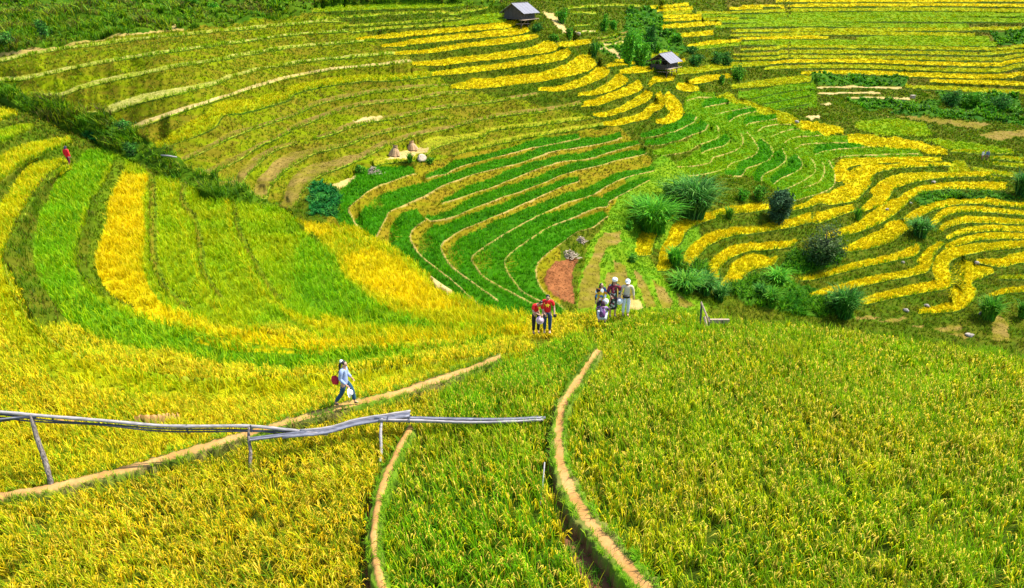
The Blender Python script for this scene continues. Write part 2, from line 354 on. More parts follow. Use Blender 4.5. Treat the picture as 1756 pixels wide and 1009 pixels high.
T('g',[5,8,5], A3("1130,347 1250,345 1382,325"))
# far hillside on the right
for s4, s5, w, k in [("1450,10","0,12 900,12 1755,10 2300,10",3,'g'),("1200,49 1500,50","0,50 900,43 1755,48 2300,50",3,'g'),("1100,96 1400,90","0,85 900,78 1755,88 2300,90",3.5,'y'),
  ("1110,125 1450,132","0,130 600,125 1200,122 1755,125 2300,125",5.5,'l'),("1040,168 1400,165","0,168 600,160 1755,165 2300,170",5.5,'l'),("1000,205 1400,198","0,195 600,200 1340,207",4.5,'l'),
  ("1120,238 1450,236","0,232 500,232 1340,226 1755,222 2300,222",3.5,'y'),("1110,270 1500,268","0,262 400,258 800,262 1380,270",3.5,'y'),("1180,296 1450,292","0,290 280,290",3.5,'g'),
  ("","500,298 900,302 1490,308",6,'l'),("1190,335 1450,335","0,335 600,335 1550,345",6,'l'),("1195,376 1450,369","0,355 700,362 1550,375 1755,355 2300,340",3.2,'y'),
  ("1130,413 1450,408","0,398 700,400 1400,412 1580,405 1755,388 2300,370",3.2,'y'),("1110,450 1450,441","0,432 700,440 1500,455 1640,440 1755,422 2300,390",3.2,'y'),
  ("1390,482","0,470 500,468 900,482 1500,498 1640,480 1755,462 2300,430",4,'g'),("1365,522","0,512 500,508 900,525 1500,540 1640,525 1755,500 2300,470",4,'y'),
  ("","80,556 450,552 900,572 1400,588 1650,585 1755,565 2300,540",5,'g'),("","1050,614 1400,632 1755,642 2300,640",5,'g'),("","870,657 1250,680 1755,705 2300,700",5,'y'),
  ("","200,662 500,657 840,668",2,'t'),("","205,706 500,702 680,709",2,'t'),("","440,740 700,743 900,747",2,'t')]:
    T(k, [w*.6,w*1.15,w*1.15,w*1.15,w*1.15], (A4(s4) if s4 else [])+A5(s5))
# S-shaped green terraces in the middle right
PB = dict(edge='pale', ew=1.4)
for s, w in [("0,632 150,605 300,565 420,520 520,465 555,410",[6,10,12,10]),("30,712 200,695 380,645 520,590 630,550 670,490",[6,12,12,10]),
  ("110,800 200,808 350,780 490,750 580,690 700,650 770,620 780,560 760,500",[5,12,12,14,12]),("610,770 700,735 830,700 900,640",[6,9,10]),
  ("360,912 520,905 690,870 720,825 850,785 960,740 1020,680 1020,620 1000,570",[6,12,14,16,14]),
  ("480,1005 700,970 840,930 920,870 1040,835 1150,780 1170,720 1130,640 1060,560",[8,12,14,17,16,12]),
  ("840,995 1000,1000 1060,930 1180,890 1290,830 1320,770 1290,700 1200,620",[6,12,14,18,16,12]),
  ("450,248 560,220 700,215",[4,7,5]),("620,320 700,300 890,265",[5,9,6]),("750,385 900,350 1090,320",[5,10,7]),("890,455 950,410 1050,380 1170,355",[6,10,8]),
  ("1050,500 1090,475 1160,462 1370,430",[6,9,6]),("1170,555 1230,515 1350,490 1500,490",[5,8,4]),("1310,610 1370,580 1500,540 1610,530",[6,10,8])]:
    T('G' if random.random() < .35 else 'm', w, G1(s), **PB)
for s, w in [("20,700 40,650 120,610 180,560 185,530 160,480",[8,12,13,12]),("105,715 150,680 260,630 292,590 285,555 250,510",[8,13,14,13]),
  ("195,745 300,690 370,640 378,590 350,540",[8,13,14,12]),("300,738 400,700 435,650 442,605 425,570",[6,10,12,10]),("225,832 350,792 480,745 512,690 500,620 470,560",[8,14,16,18,14]),
  ("175,440 240,408 435,392",[6,10,8]),("250,480 320,450 590,440",[6,10,8]),("375,520 450,495 600,480 790,465",[6,10,9,7]),("490,555 600,530 820,520 1060,515",[5,9,9,7])]:
    T('G' if random.random() < .35 else 'm', w, G2(s), **PB)
for s in ["1090,225 1200,200 1450,150 1755,128","1210,277 1500,222 1700,190","1330,337 1680,275"]: T('m',[3,7,6], G1(s))
# golden terraces lower right
DK = dict(edge='edge', ew=.9)
T('g',[10,20,12,8,7,5], G2("510,697 560,690 577,620 640,590 760,577 900,572 1100,562 1210,562"))
T('g',[4,9,14,18,24,30,45,50,22,8,8,4], H3("1360,265 1480,240 1560,215 1650,225 1755,205")+G2("640,822 680,790 740,720 770,650 850,625 1000,605 1270,592"),**DK)
T('g',[3,8,10,12,6], H3("740,300 800,302 910,292 1050,280 1200,252"),**DK)
T('g',[5,25,30,22,14,8,7,8], H4("535,277 700,225 740,170 790,100 950,50 1100,25 1300,15 1500,10"),**DK)
T('g',[14,17,20,16,11,10,13,15,16,14,8], H3("560,725 610,690 655,600 740,525 900,458 1100,432 1300,400 1500,355")+H4("200,362 350,315 480,265"),**DK)
T('g',[6,10,14,22,22,14,11,9,12], H4("260,475 300,470 500,430 650,375 760,310 850,240 900,180 1000,130 1200,105 1620,115"),**DK)
T('g',[4,16,26,26,16], H4("370,582 550,560 750,510 820,460 885,410"),**DK)
T('g',[6,12,12,10,8,7,6], H4("860,350 960,320 1040,280 1180,235 1400,215 1755,245 2300,270"),**DK)
T('g',[6,12,10,8,6,6], H4("1060,387 1110,360 1180,300 1300,280 1500,280 1755,300 2300,320"),**DK)
T('g',[5,10,9,8,7], H4("1130,440 1180,400 1300,365 1500,360 1755,372 2300,385"),**DK)
T('g',[5,9,8,7], H4("1180,485 1300,445 1500,420 1755,427 2300,440"),**DK)
T('g',[5,10,9,9], H4("1170,555 1300,520 1450,485 1755,482 2300,485"),**DK)
T('g',[4,7,9,11,14,6], H4("60,792 200,780 500,705 800,640 950,600 972,530"),**DK)
T('g',[4,9,11,10,12,22,14,6], H4("130,912 200,915 400,870 700,800 980,745 1050,700 1080,600 1150,520"),**DK)
T('g',[5,12,14,18,24,22,14,11,9], H4("510,962 600,965 900,900 1180,850 1195,760 1190,680 1240,630 1400,585 1755,545 2300,500"),**DK)
T('g',[4,10,16,14], H4("1400,655 1500,680 1600,692 1755,657 2300,560"),**DK)
T('g',[6,12,20,32,36,36,20,8], I5("960,430 1150,420 1290,395 1370,330 1395,260 1362,200 1440,160 1530,120"),**DK)
T('y',[4,5,5], I5("1570,167 1755,167 2300,170"),**DK)
T('g',[5,9,8], I5("1500,302 1600,282 1755,264 2300,240"),**DK)
T('g',[10,24,26,20,12,5], H3("190,607 290,597 302,540 340,440 420,350 510,280"),**DK)
T('g',[8,20,18,22,20,8], H3("340,718 430,707 440,590 520,500 580,400 780,325"),**DK)
T('g',[7,16,18,16,13,12,10,4], H3("750,832 800,800 802,720 870,640 1000,580 1150,562 1330,540 1390,500"),**DK)
T('g',[6,26,24,16,4], H3("830,842 950,800 1050,720 1200,680 1250,615"),**DK)
for s in ["1530,545 1650,555 1755,570 2300,600","1280,500 1500,512 1680,510","1420,620 1560,650 1700,670","1550,585 1756,610"]:
    T('y',[3,7,7], G2(s),'edge')

# left bowl and ridge (nearer hillside)
FT = []
def TF(k, w, pts, edge=None, ew=1.2): FT.append((k, w, pts, edge, ew))
TF('y',[16,18], B1("-300,240 0,160 130,125"),'edge')
TF('l',[16,22,18,8], B1("-300,480 0,330 130,270 250,210"),'edge')
TF('y',[36,36,30,22,12], B1("-300,800 0,610 200,470 400,390 545,330"),'edge',2)
TF('y',[10,20,30,30,40,45,45,45,42,44,38,14], S1("900,600 700,620 500,640 350,645 200,625 120,598 60,555 20,490 8,430 40,370 75,315 123,286"),'edge',2)
TF('m',[4,10,25,40,60,68,70,75,75,70,50,30], S1("760,590 560,592 430,580 330,560 240,535 180,505 140,470 130,430 145,380 160,340 195,285 205,262"),'l',8)
TF('g',[4,8,14,24,45,78,82,64,40], S1("720,580 570,583 430,575 340,552 275,512 245,462 248,400 245,350 253,300"),'g',6)
TF('l',[3,6,12,25,42,40,22,30], S1("650,572 520,572 450,560 370,520 335,450 320,400 295,340 305,305"),'y',4)
TF('l',[3,10,25,52,48,50], S1("720,566 560,560 480,522 430,460 400,400 388,330"),'y',4)
TF('l',[4,10,40,76,95,70,30], S1("800,560 740,548 640,520 580,460 550,410 500,365 490,355"),'y',2)

def raster(TT, Z):
    kd = np.zeros(UU.shape, np.int16); zl = np.full(UU.shape, np.nan, np.float32); wm = np.full(UU.shape, 8, np.float32)
    for ti, (k, w, pts, edge, ew) in list(enumerate(TT))[::-1]:
        n = len(pts)
        ww = np.interp(np.linspace(0, 1, n), np.linspace(0, 1, len(w)), w)
        P = catmull([(p[0], p[1], q) for p, q in zip(pts, ww)], 0.5)
        wob = noise(P[:, 0], P[:, 1], 14, ti) - .5 + .5 * (noise(P[:, 0], P[:, 1], 5, ti) - .5)
        d = np.gradient(P[:, :2], axis=0); d /= np.maximum(np.hypot(d[:, 0], d[:, 1]), 1e-6)[:, None]
        # smooth the directions along the line
        ker = np.ones(9) / 9
        d = np.stack([np.convolve(np.pad(d[:, i], 4, 'edge'), ker, 'valid') for i in (0, 1)], 1)
        up = np.stack([d[:, 1], -d[:, 0]], 1)
        amp = np.clip(P[:, 2] * .07, .2, 1.0)[:, None]
        if TT is BT and k in 'gyl': P[:, 2] *= 1.12
        if TT is BT and k in 'Gm': P[:, 2] *= 1.42
        lip = P[:, :2] + up * wob[:, None] * amp
        zz = smp(Z, lip[:, 0], lip[:, 1])
        W = np.maximum(P[:, 2] * (1 + .22 * (noise(P[:, 0], P[:, 1], 26, ti + 5) - .5)), 1.2)
        m = int(max(4, W.max() / 0.5))
        if TT is BT and not edge == 'pale':  # dark strip under each outer edge: shade painted into the cover
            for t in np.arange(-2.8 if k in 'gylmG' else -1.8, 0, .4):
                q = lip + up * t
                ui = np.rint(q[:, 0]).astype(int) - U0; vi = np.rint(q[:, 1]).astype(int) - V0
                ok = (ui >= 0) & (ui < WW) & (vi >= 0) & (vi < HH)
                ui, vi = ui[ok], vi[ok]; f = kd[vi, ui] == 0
                kd[vi[f], ui[f]] = KN['stem']  # 'stem' here is the dark strip, shade painted below the edge
        for j in range(m):
            t = j / (m - 1)
            q = lip + up * (W * t)[:, None]
            ui = np.rint(q[:, 0]).astype(int) - U0; vi = np.rint(q[:, 1]).astype(int) - V0
            ok = (ui >= 0) & (ui < WW) & (vi >= 0) & (vi < HH)
            kk = np.full(len(q), KN[k])
            if edge: kk[W * t < ew] = KN[edge]
            kd[vi[ok], ui[ok]] = kk[ok]; zl[vi[ok], ui[ok]] = zz[ok]; wm[vi[ok], ui[ok]] = W[ok]
    return kd, zl, wm

def dilate(m, n):
    for _ in range(n):
        q = m.copy()
        q[1:] |= m[:-1]; q[:-1] |= m[1:]; q[:, 1:] |= m[:, :-1]; q[:, :-1] |= m[:, 1:]
        m = q
    return m

def solve_height(Zb, zl, reach):
    known = ~np.isnan(zl)
    C = np.where(known, zl - Zb, 0).astype(np.float32)
    far = ~dilate(known, reach)
    fixed = known | far
    # push-pull initial fill
    def fill(c, m, lv=0):
        if min(c.shape) < 8: return c
        h, w = c.shape; H2, W2 = (h + 1) // 2, (w + 1) // 2
        cp = np.zeros((H2 * 2, W2 * 2), np.float32); mp = np.zeros_like(cp)
        cp[:h, :w] = c * m; mp[:h, :w] = m
        cs = cp.reshape(H2, 2, W2, 2).sum((1, 3)); ms = mp.reshape(H2, 2, W2, 2).sum((1, 3))
        cc = np.where(ms > 0, cs / np.maximum(ms, 1e-6), 0); m2 = (ms > 0).astype(np.float32)
        if m2.min() == 0: cc = fill(cc, m2, lv + 1)
        upc = np.repeat(np.repeat(cc, 2, 0), 2, 1)[:h, :w]
        return np.where(m > 0, c, upc)
    C = fill(C, fixed.astype(np.float32))
    for _ in range(60):
        P = np.pad(C, 1, 'edge')
        A = (P[:-2, 1:-1] + P[2:, 1:-1] + P[1:-1, :-2] + P[1:-1, 2:]) * .25
        C = np.where(fixed, C, A)
    return Zb + C

CO = coef(VV.astype(float))
def build_layer(D, TT, reach, blur, tilt=False):
    Zb = D * CO
    kd, zl, wm = raster(TT, Zb)
    if tilt:                                  # seen almost edge-on a field cannot be deeper than its hillside allows
        gB = np.maximum(-np.gradient(D, axis=0), .02)
        gL = np.maximum(np.abs(Zb) * .000774 / np.maximum(CO ** 2, 1e-4), .01)
        fr = np.cumsum(np.pad((~np.isnan(zl)).astype(np.float32), ((36, 36), (0, 0)), 'edge'), axis=0)
        fr = np.clip((fr[71:] - fr[:-71]) / 71., .12, 1)[:HH] if True else 1
        fr = np.pad(fr, ((0, HH - fr.shape[0]), (0, 0)), 'edge')
        gF = np.minimum(gL, gB * np.maximum(1, .92 / fr))
        beta = np.clip((gL - gF) / np.maximum(gL - gB, 1e-3), 0, 1)
        beta = np.where(gL > gB, beta, 0)
        zl = zl * (1 - beta) + Zb * beta
    Z = solve_height(Zb, zl, reach)
    for _ in range(blur):
        P = np.pad(Z, 1, 'edge'); Z = (P[:-2, 1:-1] + P[2:, 1:-1] + P[1:-1, :-2] + P[1:-1, 2:] + 2 * Z) / 6
    with np.errstate(all='ignore'):
        Dn = Z / CO
    k = np.clip((VV - 2) / 14, 0, 1)
    Dn = np.where(np.isfinite(Dn), Dn, D)
    Dn = np.clip(Dn, D * .86, D * 1.16)
    Dn = D * (1 - k) + Dn * k
    if tilt:                                  # no overhanging walls: the ground runs on away from the viewer, row by row
        g = math.cos(PITCH) - math.sin(PITCH) * (VV - CV) / F
        ramp = np.cumsum((.75 * np.minimum(D, 130) / F)[::-1], axis=0)[::-1]
        Y = (Dn * g - ramp)[::-1]
        Dn = (np.maximum.accumulate(Y, axis=0)[::-1] + ramp) / g
    return kd, Dn
kdB, dB = build_layer(DB, BT, 24, 2, True)
kdF, dF = build_layer(DF, FT, 26, 2)

# cover of everything that is no terrace band: slopes between the fields
def paint(kd, name, pts, over=False):
    m = poly_mask(pts)
    if not over: m &= (kd == 0)
    kd[m] = KN[name]
# patches that lie over bands
paint(kdB, 'red', E5("1240,570 1260,500 1330,430 1440,412 1500,410 1462,500 1450,580 1475,738 1400,735 1290,660"), True)
paint(kdB, 'b', F6("600,200 700,90 820,80 830,180 700,240 640,360 650,450 600,740 450,745 500,440 590,290"), True)
for s in ["750,330 850,380 900,500 930,640 1010,740 920,745 860,600 790,460", "930,420 980,440 1060,560 1130,740 1040,745 1000,640",
          "1090,510 1180,560 1270,700 1250,745 1180,745 1130,620", "1300,620 1370,660 1470,745 1340,745", "700,440 800,430 850,600 860,740 690,600"]:
    paint(kdB, 'b', F6(s), True)
paint(kdB, 't', F6("900,660 990,690 1010,745 890,745"), True)
paint(kdB, 'y', G1("740,200 900,170 960,250 1100,260 1340,340 1480,370 1600,470 1755,520 1755,560 1600,540 1530,480 1370,480 1350,380 1180,380 1090,300 900,270 870,230"), True)
paint(kdB, 'g', G2("280,290 400,310 560,345 570,390 440,390 420,370 290,350"), True)
paint(kdB, 'g', G2("590,380 850,400 1060,430 1160,460 1060,480 790,470 600,440"), True)
paint(kdB, 'g', G2("1060,485 1150,465 1250,480 1250,520 1100,520"), True)
paint(kdB, 'y', G2("1270,565 1370,565 1400,620 1500,630 1690,665 1560,675 1300,670 1250,640"))
paint(kdB, 'l', G2("1080,415 1200,415 1680,480 1670,508 1280,480 1180,460"), True)
paint(kdB, 'l', G2("650,300 900,280 1100,310 1160,400 780,390 640,350"))
paint(kdB, 'b', G2("780,258 1000,270 1550,320 1430,355 1260,325 1100,300"), True)
paint(kdB, 'b', G2("1470,392 1550,365 1756,360 2000,360 2000,400 1756,402 1600,430 1500,420"), True)
paint(kdB, 'b', I5("1540,420 1640,500 1640,640 1520,630 1510,520"), True)
for s in ["480,455 600,450 700,470 500,480", "650,490 850,455 880,470 760,500", "900,530 1000,510 990,540", "1080,545 1300,520 1280,560 1120,570", "1180,580 1400,590 1300,620"]:
    paint(kdB, 'b', I5(s), True)
paint(kdB, 'veg', B2("1040,700 1180,740 1250,830 1225,985 1030,975 1000,880"), True)
paint(kdB, 'veg', B1("590,285 690,275 760,380 680,395 600,350"), True)
paint(kdB, 'pale', [(0,93),(46,86),(90,80),(140,70),(190,63),(230,58),(262,53),(315,48),(315,50.5),(262,56),(230,61),(190,67),(140,75),(90,84),(46,91),(0,97),(-120,110),(-120,105)], True)
paint(kdB, 't', [(256,5),(268,5),(262,14),(255,25),(251,25),(256,14)], True)
paint(kdB, 't', [(292,44),(300,41),(302,49),(294,50)], True)
paint(kdB, 't', B2('1340,262 1450,225 1540,215 1565,232 1450,262'), True)
paint(kdB, 't', C3("640,310 800,230 1000,200 1080,190 1070,230 960,260 850,310"), True)
paint(kdB, 't', [(930,18),(950,24),(968,45),(975,60),(960,50),(940,32)])
paint(kdB, 't', [(1028,88),(1050,82),(1070,105),(1060,100)])
paint(kdB, 't', G2("400,185 470,178 490,188 410,192")); paint(kdB, 't', G2("310,270 410,262 400,288 340,292"))
paint(kdB, 't', C3("100,570 350,470 420,500 200,600")); paint(kdB, 't', B2("1180,740 1350,660 1400,690 1230,760"))
paint(kdB, 'lush', G2("570,150 1200,165 1210,215 1100,240 680,215")); paint(kdB, 'lush', G2("850,235 1300,225 1500,245 1756,275 2000,280 2000,330 1756,325 1300,290 1000,268"))
paint(kdB, 'lush', H3("430,700 750,700 850,900 1000,1000 1400,1000 1755,1000 1600,880 1300,760 1100,770 900,850 760,850")); paint(kdB, 'grass', D4('1200,480 1480,300 1755,480 1755,1009 1150,1009 900,1009 1050,780'))
paint(kdB, 'lush', H3("100,0 430,0 760,60 740,250 500,280 200,420 100,250"))
paint(kdB, 'lush', H4("0,560 370,560 380,660 60,760 -100,700")); paint(kdB, 'lush', I5("-200,200 300,300 500,470 0,440 -300,380"))
paint(kdB, 'lush', H4("870,160 1000,120 1600,125 1755,180 1400,200 1180,210 1000,260"))
paint(kdB, 'lush', A4("60,380 300,220 340,60 560,60 780,380 500,560 280,470"))
paint(kdB, 'lush', A5("100,560 870,570 870,650 100,640")); paint(kdB, 'lush', A5("1500,240 1755,235 2300,230 2300,340 1560,340"))
paint(kdB, 'lush', A5("1080,690 1700,710 1755,860 1300,830 1130,760"))
paint(kdB, 'bank', [(-120,-36),(530,-36),(534,22),(400,44),(250,57),(100,80),(0,93),(-120,108)])
paint(kdB, 'bank', [(530,-36),(860,-36),(860,8),(530,16)])
paint(kdB, 'bank', [(-120,125),(0,140),(45,165),(100,168),(120,195),(190,200),(215,222),(262,240),(330,290),(400,320),(480,345),(500,375),(440,380),(330,340),(215,310),(190,280),(100,260),(40,220),(0,192),(-120,170)])
paint(kdB, 'RO', [(-120,80),(530,10),(640,60),(780,150),(1010,200),(1040,215),(800,265),(640,300),(500,345),(380,340),(200,215),(0,150),(-120,140)])
paint(kdB, 'RB', [(560,380),(600,330),(700,285),(800,262),(1060,215),(1130,290),(1050,370),(960,400),(960,540),(700,540),(560,400)])
paint(kdB, 'm', G1("400,470 420,250 700,150 740,200 900,280 1340,380 1500,490 1700,570 1755,600 1755,1009 400,1009 380,860 600,720"))
paint(kdB, 'm', G2("100,310 290,340 440,395 600,445 790,475 1060,490 1090,540 560,540 500,560 520,690 480,760 230,840 100,740 -100,600"))
paint(kdB, 'm', G1("980,150 1755,100 1755,330 1340,340 1100,250 960,230"))
paint(kdB, 'RD', [(1240,-36),(1876,-36),(1876,170),(1600,160),(1370,120),(1260,110)])
paint(kdB, 'grass', F6("450,745 460,500 560,200 700,60 900,0 1000,200 1250,560 1600,760 1500,860 400,860"))
kdB[kdB == 0] = KN['RG']

def stripe(kd, name, pts, ws, over=True):
    P = catmull([(p[0], p[1], w) for p, w in zip(pts, np.interp(np.linspace(0, 1, len(pts)), np.linspace(0, 1, len(ws)), ws))], .5)
    d = np.gradient(P[:, :2], axis=0); d /= np.hypot(d[:, 0], d[:, 1])[:, None]
    nr = np.stack([-d[:, 1], d[:, 0]], 1)
    W = P[:, 2] * (1 + .55 * (noise(P[:, 0], P[:, 1], 9) - .5))
    for t in np.linspace(-.5, .5, 60):
        q = P[:, :2] + nr * (W * t)[:, None]
        ui = np.rint(q[:, 0]).astype(int) - U0; vi = np.rint(q[:, 1]).astype(int) - V0
        ok = (ui >= 0) & (ui < WW) & (vi >= 0) & (vi < HH)
        kd[vi[ok], ui[ok]] = KN[name]
# ridge: fields and paths in front
for pts, ws, off in [([(258,300),(262,330),(262,400),(266,450),(285,495),(330,530)],[8,12,13,10,3],4), ([(318,312),(312,340),(335,380),(345,430),(352,470),(380,510)],[5,7,9,9,6,3],3),
    ([(400,340),(408,390),(432,440),(462,490),(485,512)],[6,6,6,4,3],3), ([(206,272),(192,310),(176,350),(168,400),(156,440),(158,475),(185,505),(230,528)],[16,18,18,16,10,8,5,3],0),
    ([(20,400),(40,360),(75,310),(110,280)],[3,5,6,4],2), ([(510,380),(540,405),(565,440)],[2,3,2],0)]:
    stripe(kdF, 'RO' if off else 'RK', pts, ws)
    if off: stripe(kdF, 'RK', [(x + off, y) for x, y in pts], [3.5])  # thin dark line beside the wall, painted as shade
paint(kdF, 'l', [(205,262),(262,300),(330,318),(400,345),(490,354),(560,420),(560,540),(400,560),(250,520)])
paint(kdF, 'RG', [(-120,120),(60,200),(200,262),(330,318),(490,354),(560,420),(560,540),(400,560),(250,520),(60,560),(0,420),(-120,500)])
paint(kdF, 'm', [(515,400),(560,420),(590,455),(620,490),(680,520),(765,543),(760,552),(640,556),(560,540),(500,500)], True)
paint(kdF, 'g', [(585,425),(640,415),(700,445),(745,482),(800,520),(780,540),(690,520),(640,495),(600,470)])
paint(kdF, 'y', [(505,372),(600,384),(640,402),(700,438),(745,478),(790,500),(870,535),(900,545),(860,562),(760,556),(650,520),(590,470),(560,415)], True)
paint(kdF, 'g', [(590,440),(640,420),(690,445),(735,485),(790,522),(740,530),(680,512),(640,495),(600,470)], True)
paint(kdF, 'g', [(520,380),(560,384),(580,395),(550,402),(525,396)], True)
for pts, ws, kk in [([(900,560),(760,574),(608,582),(536,587),(469,577),(402,567),(344,547),(290,522)],[5,6,6,5,3],'g'), ([(560,596),(469,593),(392,589),(330,575)],[2,5,5,2],'g'),
    ([(640,573),(560,572),(469,569),(411,547),(363,518),(335,488)],[2,4,5,3],'y'), ([(800,562),(720,566),(652,566),(585,561),(527,547),(469,514),(421,470)],[2,4,6,5,3],'y'),
    ([(860,570),(760,590),(620,604),(480,612),(340,600),(240,565)],[3,10,20,26,22,10],'m'), ([(900,553),(800,556),(700,557),(620,556)],[2,4,5,2],'m')]:
    stripe(kdF, kk, pts, ws)
paint(kdF, 'y', [(490,354),(700,430),(900,530),(900,570),(700,580),(560,560),(500,420)])
paint(kdF, 't', [(735,470),(755,480),(782,498),(770,500),(745,490)], True)
paint(kdF, 'F2', [(-120,880),(0,848),(90,838),(230,803),(340,772),(430,746),(540,716),(610,697),(720,668),(760,655),(740,700),(700,735),(670,790),(645,860),(632,940),(630,1109),(-120,1109)])
paint(kdF, 'F3', [(760,650),(860,612),(960,575),(1028,555),(1030,600),(1000,640),(965,700),(938,745),(938,830),(964,910),(1008,1000),(1064,1109),(650,1109),(640,940),(660,850),(700,735),(740,700)])
paint(kdF, 'F4', [(1028,540),(1100,520),(1876,600),(1876,1109),(1180,1109),(1110,1010),(1040,930),(985,850),(965,780),(968,700),(1010,640),(1035,600)])
kdF[kdF == 0] = KN['F1']
P1 = [(-20,850),(20,845),(90,833),(230,800),(340,768),(430,742),(540,712),(600,695),(680,672),(760,648),(860,612)]
P2 = [(706,728),(682,768),(662,815),(648,860),(640,920),(646,970),(658,1015),(680,1109)]
P3 = [(1028,600),(1000,640),(975,680),(962,712),(958,760),(966,810),(995,870),(1040,930),(1075,970),(1110,1012),(1190,1109)]
paint(kdF, 'trench', [(936,745),(951,745),(954,810),(985,880),(1025,940),(1078,1010),(1150,1109),(1065,1109),(1012,1000),(968,910),(942,830)], True)
stripe(kdF, 'trench', [(690,735),(650,800),(632,870),(624,950),(632,1109)], [6,16,20])
stripe(kdF, 'trench', [(1012,600),(985,640),(955,690),(940,740)], [4,8,12])
stripe(kdF, 'verge', P1, [17,17,15]); stripe(kdF, 'verge', P2, [18,26,32]); stripe(kdF, 'verge', P3, [16,34,56])
stripe(kdF, 'path', P1, [10,8.5,7]); stripe(kdF, 'path', P2, [8,10,13]); stripe(kdF, 'path', P3, [7,14,20])
stripe(kdF, 'path', [(228,711),(262,712),(305,706)], [2,4,2]); stripe(kdF, 'path', [(90,716),(130,716)], [2,2])

# carry the land on sideways beyond the photographed part
PADU = 290
pad = lambda A: np.pad(A, ((0, 0), (PADU, PADU)), 'edge')
kdB, kdF, dB, dF = pad(kdB), pad(kdF), pad(dB), pad(dF)
crest = np.pad(crest, PADU, 'edge'); U0 -= PADU; U1 += PADU
UU, VV = np.meshgrid(np.arange(U0, U1 + 1), np.arange(V0, V1 + 1)); HH, WW = UU.shape
# ---------------------------------------------------------------- terrain meshes
ROOT = np.array([k['root'] for k in KL]); GA = np.array([k['ga'] for k in KL]); GB = np.array([k['gb'] for k in KL])
def blurmap(m, n=2):
    for _ in range(n):
        P = np.pad(m, 1, 'edge'); m = (P[:-2, 1:-1] + P[2:, 1:-1] + P[1:-1, :-2] + P[1:-1, 2:] + 2 * m) / 6
    return m
def lowering(kd, s=1.0):
    r = ROOT[kd] * s
    r[kd == KN['trench']] = .38
    return blurmap(r, 1)
XB = ray(UU, VV, dB); XF = ray(UU, VV, dF)
rough_b = np.isin(kdB, [KN[k] for k in ('bank', 'lush', 'RG', 'RO', 'RB', 'RD', 'grass', 'trench')])
for X, kd, rm in ((XB, kdB, rough_b), (XF, kdF, np.isin(kdF, [KN[k] for k in ('RG', 'trench', 'verge')]))):
    amp = blurmap(np.where(rm, .22, .03), 2)
    amp = np.where(np.isin(kd, [KN['bank'], KN['lush']]), .8, amp)
    amp = blurmap(amp, 3)
    X[..., 2] += amp * (noise(X[..., 0], X[..., 1], 1.6) - .5) + 1.2 * amp * (noise(X[..., 0], X[..., 1], 4.5, 2) - .5)
CANB, CANF = XB.copy(), XF.copy()            # canopy surface, before the soil is set lower
XB[..., 2] -= lowering(kdB, .3); XF[..., 2] -= lowering(kdF)

def ground_cols(kd, X, u, v):
    ui = np.clip(np.rint(u).astype(int) - U0, 0, WW - 1); vi = np.clip(np.rint(v).astype(int) - V0, 0, HH - 1)
    k = kd[vi, ui]
    zz = X[..., 1] + 2.3 * X[..., 2]
    t = noise(X[..., 0], zz, .7) * .55 + noise(X[..., 0], zz, 2.6, 4) * .45
    t = np.clip((t - .3) / .4, 0, 1)[..., None]
    return GA[k] * (1 - t) + GB[k] * t

def grid_faces(r, c):
    i = np.arange(r * c).reshape(r, c)
    return np.stack([i[:-1, :-1], i[:-1, 1:], i[1:, 1:], i[1:, :-1]], -1).reshape(-1, 4)[:, ::-1]

# far hillsides
cu = np.arange(U0, U1 + .1, 2.0); nr_ = 540
cr = crest_at(cu)
vt = V0 + (np.linspace(0, 1, nr_)[:, None]) * (cr + 46 - V0)[None]
ut = np.broadcast_to(cu, vt.shape)
X = smp(XB, ut, vt)
X[..., 2] -= np.clip(vt - cr - 1, 0, 60) * np.interp(ut, [450, 560], [.14, .05])
C = ground_cols(kdB, X, ut, vt)
top = X[0]
ext = np.stack([top + np.array([0, k * 26.0, 0]) + np.array([0, 0, 1]) * (k * 5 + 2.5 * np.sin(k * 1.3 + cu / 90.)[:, None]) for k in range(6, 0, -1)])
X = np.concatenate([ext, X]); C = np.concatenate([np.broadcast_to(C[0], ext.shape), C])
hill = mesh_obj('terraced_hillside', X.reshape(-1, 3), grid_faces(*X.shape[:2]), M_GROUND, cols=C.reshape(-1, 3), smooth=False)
tag(hill, 'stepped green and golden terrace slopes filling the valley behind the ridge', 'hillside', kind='structure')
# near ridge
cu = np.arange(U0, U1 + .1, 2.5); nr_ = 330
cr = crest_at(cu)
vt = cr[None] + (np.linspace(0, 1, nr_)[:, None] ** 1.15) * (V1 - cr)[None]
ut = np.broadcast_to(cu, vt.shape)
X = smp(XF, ut, vt)
C = ground_cols(kdF, X, ut, vt)
top = X[0]
ks = np.arange(14, 0, -1)
slope = np.interp(cu, [0, 480, 700, 1876], [1.6, 1.6, 1.15, 1.0])
ext = np.stack([top + np.stack([np.zeros_like(cu), np.full_like(cu, k * .9), -(k * .9) * slope + .35 * np.sin(k + cu / 30.) * (k > 1)], -1) for k in ks])
X = np.concatenate([ext, X]); C = np.concatenate([np.broadcast_to(GA[KN['RG']], ext.shape), C])
ridge = mesh_obj('ridge_ground', X.reshape(-1, 3), grid_faces(*X.shape[:2]), M_GROUND, cols=C.reshape(-1, 3), smooth=False)
tag(ridge, 'earth of the near rice ridge with trodden bunds and a ditch', 'ground', kind='structure')
